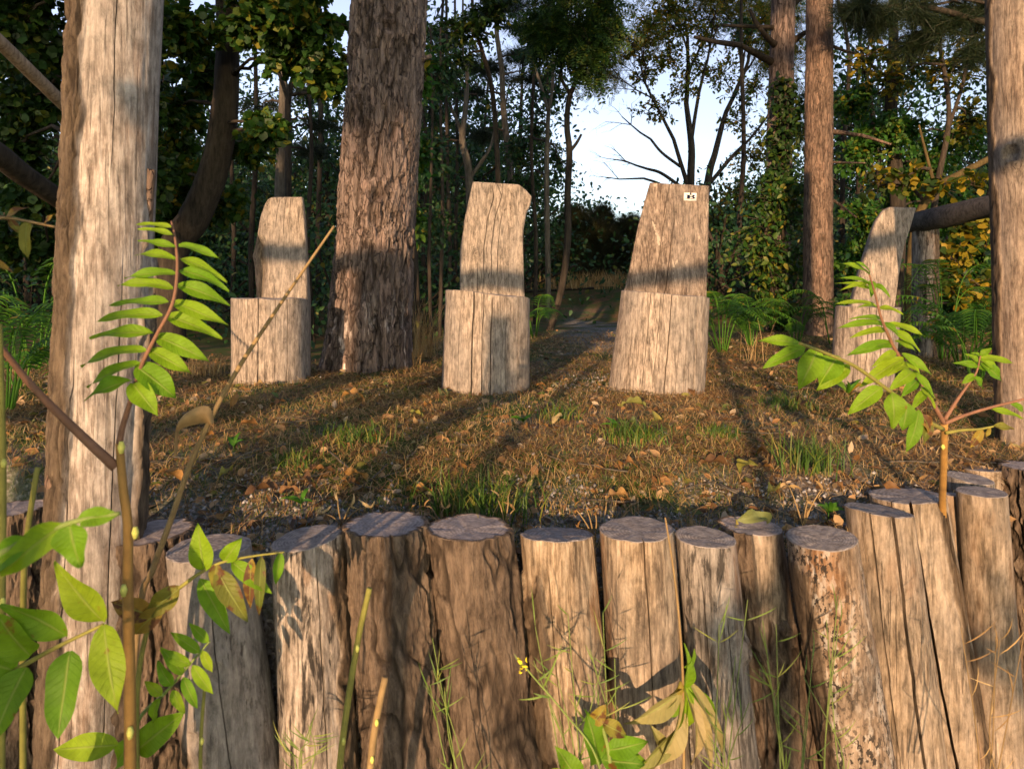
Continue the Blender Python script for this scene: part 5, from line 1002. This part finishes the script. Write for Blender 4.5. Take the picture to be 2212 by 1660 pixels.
# yellow flower
yw = 1.2
e = empty("yellow_flower", (P(1240, 1750, yw)[0], yw, -.74)); tag(e, "small yellow wild flower on a thin stem before the torn bark post", "flower")
stem(e, [(1330, 1850, yw), (1290, 1640, yw), (1220, 1540, yw), (1160, 1470, yw), (1128, 1432, yw)], [.0022, .0016, .0013], M_greenstem)
M_pet = mat_plain("yellow_petal", (.75, .62, .02)); A = Acc(); rg = np.random.default_rng(4)
for k in range(11):
    c = P(1131 + rg.normal(0, 9), 1437 + rg.normal(0, 6), yw + rg.normal(0, .006)); d = nrm(rg.normal(0, 1, 3) + [0, -.4, .5]); V, F = leaf_geo(c, c + d * .010, .010, nrm(rg.normal(0, 1, 3)), nu=4, nv=3); A.add(V, F)
A.build("petals", M_pet, e)
A = Acc()
for a0, a1, b0, b1 in ((1170, 1490, 1215, 1385), (1180, 1500, 1120, 1510), (1160, 1470, 1195, 1440), (1130, 1440, 1110, 1410), (1190, 1505, 1150, 1495)): A.add(*leaf_geo(P(a0, a1, yw), P(b0, b1, yw), M_(7, yw), (0, -1, .2), nu=6, nv=3))
A.build("leaf", ML_wisp, e)

# ------------------------------------------------------------------ grass tufts, dry weeds, ferns
def blades(rng, base, n, h, spread, w, lean=.5):
    """n curved blades from scattered feet; returns V, F"""
    a = rng.uniform(0, 2 * math.pi, n); d = np.stack([np.cos(a), np.sin(a), np.zeros(n)], -1); L = h * rng.uniform(.5, 1.15, n)
    b0 = base + rng.normal(0, spread, (n, 3)) * [1, 1, 0]; ln = rng.uniform(.1, 1, n) * lean
    s = np.stack([-d[:, 1], d[:, 0], np.zeros(n)], -1); s = nrm(s * .5 + np.array([1, 0, 0]) * np.sign(rng.normal(0, 1, n))[:, None])
    V = []
    for t, ww in ((0, 1), (.4, .9), (.75, .6)):
        c = b0 + d * (L * ln * t ** 1.7)[:, None] + np.array([0, 0, 1]) * (L * (t - .35 * ln * t ** 2))[:, None]
        V += [c - s * w * ww / 2, c + s * w * ww / 2]
    V.append(b0 + d * (L * ln)[:, None] + np.array([0, 0, 1]) * (L * (1 - .35 * ln))[:, None])
    V = np.stack(V, 1); k = (np.arange(n) * 7)[:, None]
    F4 = np.concatenate([k + np.array([0, 1, 3, 2]), k + np.array([2, 3, 5, 4])]); F3 = k + np.array([4, 5, 6])
    return V.reshape(-1, 3), [F4, F3]
TU = "grass tufts on the platform"
rg = np.random.default_rng(77)
def gpt(px, py):     # ground point under a photo pixel
    y = 2.0
    for _ in range(60):
        z = float(ground((px - CX) / FPX * y, y)); y2 = (CAMZ - z) * FPX / max(8, (py - HZ)); y = y * .5 + y2 * .5
    return np.array([(px - CX) / FPX * y, y, float(ground((px - CX) / FPX * y, y))])
for px, py, n, h, sp_, lb_ in ((1040, 1108, 260, .105, .07, "dark green grass tuft just behind the two barked posts"), (1745, 1015, 150, .12, .05, "grass tuft with straw blades right of the orange fallen leaves"), (760, 950, 160, .06, .06, "low flattened grass patch in the middle of the platform"), (1370, 950, 200, .07, .05, "grass tuft before the tall third chair"), (1210, 910, 60, .10, .05, "yellowing weed tuft with broad blades between the two middle chairs"), (1690, 880, 120, .085, .06, "dark grass tuft left of the rightmost chair"), (1560, 945, 100, .05, .035, "short grass tuft below the sign chair to the right"), (640, 1000, 90, .05, .035, "sparse grass tuft below the leftmost chair")):
    g = gpt(px, py); V, F = blades(rg, g, n, h, sp_, .0035, .9)
    tag(mk("grass_tuft", V, F, ML_grass, loc=tuple(g), smooth=False), lb_, "grass tuft", TU)
for px, py, n, h, y_, lb_, mt in ((905, 790, 90, .5, 4.9, "tall straw grass clump right of the massive pine's foot", ML_straw), (870, 800, 60, .12, 4.4, "short dry grass at the right foot of the massive pine", ML_straw), (1625, 790, 14, .3, 4.7, "thin dry grass stalks right of the tall sign chair", ML_straw), (1250, 650, 300, .35, 13.0, "pale dry grass on the bank at the end of the path", ML_straw), (1330, 640, 200, .35, 13.0, "dry grass on the bank beside the tall sign chair", ML_straw), (430, 800, 70, .12, 3.9, "dry grass at the left foot of the leftmost chair", ML_straw)):
    x = P(px, py, y_)[0]; g = np.array([x, y_, float(ground(x, y_))]); V, F = blades(rg, g, n, h, .06 if y_ < 8 else .45, .004 if y_ < 8 else .012, .5)
    tag(mk("dry_grass", V, F, mt, loc=tuple(g), smooth=False), lb_, "grass clump", "clumps of dry grass")
# dry weeds on the post tops
def weed(px, py, y_, lb_, hs, mat=ML_dry):
    c = P(px, py, y_); e = empty("dry_weed", tuple(c)); tag(e, lb_, "weed", "dry weeds by the post tops"); A = Acc()
    for dx, dy in hs:
        q = P(px + dx, py + dy, y_); A.add(*tube(smooth_path([c - [0, 0, .02], (c + q) / 2 + rg.normal(0, .003, 3), q], 4), np.linspace(.0022, .0012, 9), 5))
    A.build("stalk", M_stalk, e); A = Acc()
    for dx, dy in hs:
        q = P(px + dx, py + dy, y_)
        for k in range(2): d = nrm(rg.normal(0, 1, 3) + [0, -.2, .6]); A.add(*leaf_geo(q - d * .004, q + d * rg.uniform(.018, .04), .011, nrm(rg.normal(0, 1, 3)), bend=.2, nu=6, nv=3))
    A.build("leaf", mat, e)
weed(738, 1118, 1.62, "dry orange weed behind the forked bark post", [(-8, -40), (22, -30), (60, -25), (-50, -10)])
weed(1090, 1120, 1.64, "pair of pale dry stalks beside the smoother barked post", [(8, -52), (-14, -40), (20, -20)], ML_straw)
weed(1285, 1150, 1.58, "orange dry stalks between the torn bark post and the single crack post", [(-18, -52), (2, -38), (-40, -50), (-30, -10)])
weed(1735, 1120, 1.66, "dry grass ears behind the lichen speckled post", [(-30, -70), (40, -65), (15, -20), (10, -40)], ML_straw)
weed(1480, 1160, 1.60, "thin orange twig lying behind the grey streaked post's top", [(60, -10), (110, -22), (-30, -2)])
weed(950, 1110, 1.66, "dry orange leaf stalk between the two middle barked posts", [(-30, -16), (-60, -8), (12, -14)])
# wisps of grass before the posts
WG = "thin green grass wisps before the posts"
for px, lb_ in ((1000, "green grass wisps before the smoother barked post"), (1245, "green grass wisps round the yellow flower"), (1340, "green grass wisps at the foot of the single crack post"), (1700, "branching green grass wisps before the lichen speckled post"), (1800, "thin grass wisps before the split wide post"), (2150, "dry grass wisps at the lower right corner"), (640, "few grass blades before the peeling post"), (1560, "grass wisps before the grey streaked post's foot")):
    e = empty("grass_wisps", (P(px, 1700, 1.25)[0], 1.25, -.74)); tag(e, lb_, "grass", WG); A = Acc(); B = Acc()
    tall = px in (1700, 1245)
    for k in range(4 if not tall else 5):
        tpx, tpy = px + rg.normal(0, 60), rg.uniform(1280, 1520) if px != 640 else rg.uniform(1560, 1640)
        pts = smooth_path([P(px + rg.normal(0, 30), 1830, 1.25), P(px + (tpx - px) * .3 + rg.normal(0, 12), 1640, 1.24), P(tpx, tpy, 1.22)], 8); A.add(*tube(pts, np.linspace(.0018, .0007, len(pts)), 4))
        for q in range(5):
            i = rg.integers(len(pts) // 3, len(pts)); d = nrm(np.array([rg.normal(0, .8), rg.normal(0, .3), rg.uniform(.3, 1)])); B.add(*leaf_geo(pts[i], pts[i] + d * rg.uniform(.03, .075), .0035, (0, -1, .2), nu=5, nv=3, bend=.1))
    A.build("stalk", M_greenstem if px != 2150 else M_stalk, e); B.build("blade", ML_wisp if px != 2150 else ML_straw, e)

def fern(px, y_, n, L, seed, lb_, mat=ML_fern, z=None, h=.35):
    rng = np.random.default_rng(seed); x = P(px, 0, y_)[0]; g = np.array([x, y_, float(ground(x, y_))]); root = empty("frond_plant", tuple(g)); tag(root, lb_, "plant", "bright green frond plants")
    for k in range(n):
        a = rng.uniform(0, 2 * math.pi); d = np.array([math.cos(a), math.sin(a) * .7, 0]); l = L * rng.uniform(.7, 1.2); hh = h * rng.uniform(.4, 1.2)
        p0 = g + d * .03; st = [p0, p0 + np.array([0, 0, hh]) + d * l * .2, p0 + np.array([0, 0, hh * 1.1 + .05]) + d * l * .65, p0 + np.array([0, 0, hh * .9]) + d * l * 1.15]
        path = smooth_path(st, 9); A = Acc(); A.add(*tube(path, np.linspace(.005, .0015, len(path)), 4))
        T = nrm(np.gradient(path, axis=0)); s = nrm(np.cross(T, [0, 0, 1]))
        for i in range(8, len(path)):
            f = (i - 8) / (len(path) - 8); w = .13 * (1 - .65 * f) * L / .5
            for sg in (1, -1):
                A.add(*leaf_geo(path[i], path[i] + s[i] * sg * w + T[i] * w * .3 - np.array([0, 0, w * .3]), w * .3, (0, -.3, 1), nu=4, nv=3))
        A.build("frond", mat, root)
for a in ((1560, 5.4, 12, .45, 1, "bright green frond plant close to the right side of the tall sign chair"), (1625, 5.9, 10, .45, 2, "bright green frond plant before the vine covered pine's foot"), (1720, 6.2, 9, .4, 3, "bright green frond plant between the feet of the two pines"), (1800, 6.0, 8, .4, 4, "low frond plant left of the rightmost chair"), (2080, 4.3, 12, .45, 5, "bright green frond plant right of the grey support post"), (2110, 3.7, 8, .4, 6, "frond plant close to the left of the right pole"), (2040, 4.8, 9, .45, 7, "tall frond plant behind the grey support post"), (1155, 7.0, 8, .5, 8, "dim frond plant just right of the second chair"), (40, 3.4, 6, .45, 9, "frond plant left of the tall pale pole, low down"), (75, 4.2, 6, .5, 10, "tall frond plant left of the tall pale pole, further back"), (10, 2.8, 8, .4, 12, "dim frond plant at the left edge above the dark post")):
    fern(*a, h=.55 if a[4] in (7, 10) else .33)
e = empty("rosette_weed", tuple(gpt(1830, 852))); tag(e, "low dark green rosette weed at the foot of the rightmost chair", "weed")
g = gpt(1830, 852); A = Acc()
for k in range(9):
    a = rg.uniform(0, 6.28); d = np.array([math.cos(a), math.sin(a) * .6, rg.uniform(.3, .9)]); A.add(*leaf_geo(g, g + nrm(d) * .11, .03, (0, -.5, 1), bend=.15))
A.build("leaf", ML_fern, e)
for px, py, lb_ in ((505, 975, "pale green seedling in the left part of the platform"), (650, 1100, "green seedling behind the peeling post"), (1330, 935, "small green weed before the tall sign chair"), (1130, 920, "flattened yellow green weed in the middle of the platform"), (1790, 1120, "dark broad leaved weed behind the lichen speckled post")):
    g = gpt(px, py); e = empty("seedling", tuple(g)); tag(e, lb_, "seedling", "small seedlings on the platform"); A = Acc()
    for k in range(7): a = rg.uniform(0, 6.28); d = nrm(np.array([math.cos(a), math.sin(a), rg.uniform(.2, 1.1)])); st = g + [0, 0, .015]; A.add(*leaf_geo(st, st + d * rg.uniform(.035, .06), .02, (0, -.5, 1), bend=.2, nu=6, nv=3))
    A.add(*tube(np.array([g - [0, 0, .01], g + [0, 0, .02]]), .002, 4)); A.build("leaf", ML_fern, e)

# ------------------------------------------------------------------ litter
rg = np.random.default_rng(99)
def fpts(n, y0, y1, power=1.0, margin=.78):
    u = rg.random(n); y = y0 * (y1 / y0) ** u; x = rg.uniform(-1, 1, n) * y * margin; k = y > edge(x) + .05
    return x[k], y[k]
def away_from_path(x, y): return np.ones_like(x, bool)
x, y = fpts(80000, 1.55, 7.5); den = fbm(x * 2.2, y * 2.2, 0, 3, 61); k = (den + .3 * rg.random(len(x)) > .58) & (rg.random(len(x)) < .12 + .88 * sst(1.75, 2.25, y)); x, y = x[k], y[k]; n = len(x)
z = ground(x, y); a = rg.uniform(0, math.pi, n); L = rg.uniform(.03, .085, n) * (1 + .1 * y); w = .0012 * (.6 + .45 * y); d = np.stack([np.cos(a), np.sin(a), rg.normal(0, .24, n)], -1); s = np.stack([-np.sin(a), np.cos(a), np.zeros(n)], -1)
c = np.stack([x, y, z + rg.uniform(.002, .014, n)], -1); up = np.array([0, 0, 1.0])
V = np.stack([c - d * L[:, None] / 2 - s * w[:, None] / 2, c - d * L[:, None] / 2 + s * w[:, None] / 2, c + up * (L * .10)[:, None] - s * w[:, None] / 2, c + up * (L * .10)[:, None] + s * w[:, None] / 2, c + d * L[:, None] / 2 - s * w[:, None] / 2, c + d * L[:, None] / 2 + s * w[:, None] / 2], 1).reshape(-1, 3)
kk_ = (np.arange(n) * 6)[:, None]; F = np.concatenate([kk_ + [0, 1, 3, 2], kk_ + [2, 3, 5, 4]])
o = mk("pine_needles", V, [F], ML_needle, smooth=False); tag(o, "carpet of dry reddish pine needles on the platform", "needles", kind="stuff")
x, y = fpts(8500, 1.55, 8); n = len(x); z = ground(x, y); c = np.stack([x, y, z + rg.uniform(.003, .012, n)], -1)
A = Acc(); V, F = scatter('ovate', c, rg.normal(0, 1, (n, 3)) * [1, 1, .3], rg.normal(0, .5, (n, 3)) + [0, -.1, .8], rg.uniform(.012, .045, n)); A.add(V, F)
o = A.build("leaf_litter", ML_litter, smooth=False); tag(o, "small broken brown leaves strewn over the platform", "leaf litter", kind="stuff")
x, y = fpts(42000, 1.56, 7.0); den = fbm(x * 1.8 + 7, y * 1.8, 0, 3, 71); k = den + .14 * rg.random(len(x)) > .49; x, y = x[k], y[k]; A = Acc()
base = np.stack([x, y, ground(x, y)], -1); V, F = blades(rg, base, len(x), .028, .0, .0017, 1.3); A.add(V, F)
o = A.build("short_grass", ML_grass, smooth=False); tag(o, "thin short grass growing through the litter", "grass", kind="stuff")
x, y = fpts(22000, 1.56, 7.0); A = Acc(); base = np.stack([x, y, ground(x, y)], -1); V, F = blades(rg, base, len(x), .04, .0, .0018, 1.6); A.add(V, F)
o = A.build("dry_grass_stems", ML_straw, smooth=False); tag(o, "short dry grass stems among the litter", "grass", kind="stuff")
A = Acc()
x, y = fpts(420, 1.6, 6.5)
for a_, b_ in zip(x, y):
    an = rg.uniform(0, 3.14); L = rg.uniform(.05, .22); t = np.linspace(-.5, .5, 5); px_ = a_ + np.cos(an) * L * t + rg.normal(0, .004, 5); py_ = b_ + np.sin(an) * L * t + rg.normal(0, .004, 5)
    A.add(*tube(np.stack([px_, py_, ground(px_, py_) + .008 + rg.uniform(0, .01)], -1), rg.uniform(.0012, .003), 5))
o = A.build("twigs", MB_grey); tag(o, "short grey brown twigs strewn through the litter", "twigs", kind="stuff")
# gravel
x, y = fpts(16000, 1.56, 4.5); k = (fbm(x * 2.5, y * 2.5, 0, 3, 21) > .40) & ((y < 2.0) | (np.abs(x - .55) < .35) & (y > 3.3)) | (rg.random(len(x)) < .025); x, y = x[k], y[k]; n = len(x)
ic = np.array([(1, 0, 0), (-1, 0, 0), (0, 1, 0), (0, -1, 0), (0, 0, 1), (0, 0, -1)], float); fo = np.array([(0, 2, 4), (2, 1, 4), (1, 3, 4), (3, 0, 4), (2, 0, 5), (1, 2, 5), (3, 1, 5), (0, 3, 5)])
sz = rg.uniform(.003, .0085, n); V = np.stack([x, y, ground(x, y) + sz * .3], -1)[:, None] + sz[:, None, None] * (ic[None] * rg.uniform(.6, 1.2, (n, 6, 3)) + rg.normal(0, .2, (n, 6, 3))); F = fo[None] + (np.arange(n) * 6)[:, None, None]
m, nt, b, o = newmat("gravel_stone"); nt.links.new(ramp(nt, nt.nodes.new("ShaderNodeNewGeometry").outputs["Random Per Island"], [(0, (.14, .135, .13)), (.7, (.27, .26, .255)), (1, (.42, .41, .40))]), b.inputs["Base Color"]); b.inputs["Roughness"].default_value = .85
o = mk("gravel", V.reshape(-1, 3), [F.reshape(-1, 3)], m, smooth=False); tag(o, "pale grey gravel on the platform near the posts", "gravel", kind="stuff")
# larger fallen leaves, one object each
FL = "fallen leaves on the platform"
def dry_leaf_mesh(seed, L, w):
    V, F = leaf_geo((0, 0, 0), (L, 0, 0), w, (0, 0, 1), bend=rg.uniform(.05, .25), fold=rg.uniform(.1, .7), nu=10, nv=7, wav=.25, seed=seed); V[:, 2] += .012 * (fbm(V[:, 0] * 30, V[:, 1] * 30, seed, 2, 5) - .5); return V, F
protos = []
for i in range(6):
    V, F = dry_leaf_mesh(i, .10, .05); me = mk("proto", V, [F], ML_dry); protos.append(me.data); bpy.data.objects.remove(me)
def drop(px, py, s, lb_, k, rz=None, mat=None):
    g = gpt(px, py); o = bpy.data.objects.new("fallen_leaf", protos[k % 6]); COL.objects.link(o)
    o.location = (g[0], g[1], g[2] + .012); o.rotation_euler = (rg.normal(0, .35) + .25, rg.normal(0, .3), rg.uniform(0, 6.28) if rz is None else rz); o.scale = (s, s, s)
    tag(o, lb_, "leaf", FL)
BIG = "curled brown fallen leaf lying among the needles"
for px, py, s, lb_ in ((1665, 1022, 1.0, "large orange brown leaf in the pile left of the straw grass tuft"), (1600, 1030, .9, "grey green leaf in the pile of fallen leaves left of the straw grass tuft"), (1575, 1015, .9, "brown curled leaf at the left of the pile by the straw grass tuft"), (1630, 990, .9, "yellow brown leaf at the back of the pile by the straw grass tuft"), (955, 852, 1.6, "broad pale tan leaf before the second chair's foot"), (1250, 905, 1.0, "bright green yellow leaf between the two middle chairs"), (1730, 885, 1.0, "upright bright yellow leaf in the right part of the platform"), (1500, 860, .8, "small yellow leaf right below the tall sign chair"), (1395, 885, 1.0, "yellow leaf pile leaf below the tall sign chair"), (1025, 1098, 1.3, "pale tan leaf propped behind the smoother barked post"), (735, 865, 1.1, "pale brown leaf below the massive pine"), (600, 1065, .9, "olive leaf flat on the ground behind the peeling post"), (795, 1040, .8, "short tan leaf piece in the dark strip behind the forked bark post"), (1430, 915, 1.2, "wilted grey green leaf before the tall sign chair"), (1590, 1118, 1.0, "dry orange leaf lying on top of the half barked post")):
    drop(px, py, s, lb_, R.integers(6))
lf = [o for o in COL.objects if o.name.startswith("fallen_leaf")][-1]; q = P(1592, 1122, 1.58); lf.location = tuple(q); lf.rotation_euler = (.9, .2, .4)
for i in range(60):
    px, py = rg.uniform(330, 2100), 820 + 270 * rg.random() ** 1.1; drop(px, py, rg.uniform(.4, .85), BIG, i)
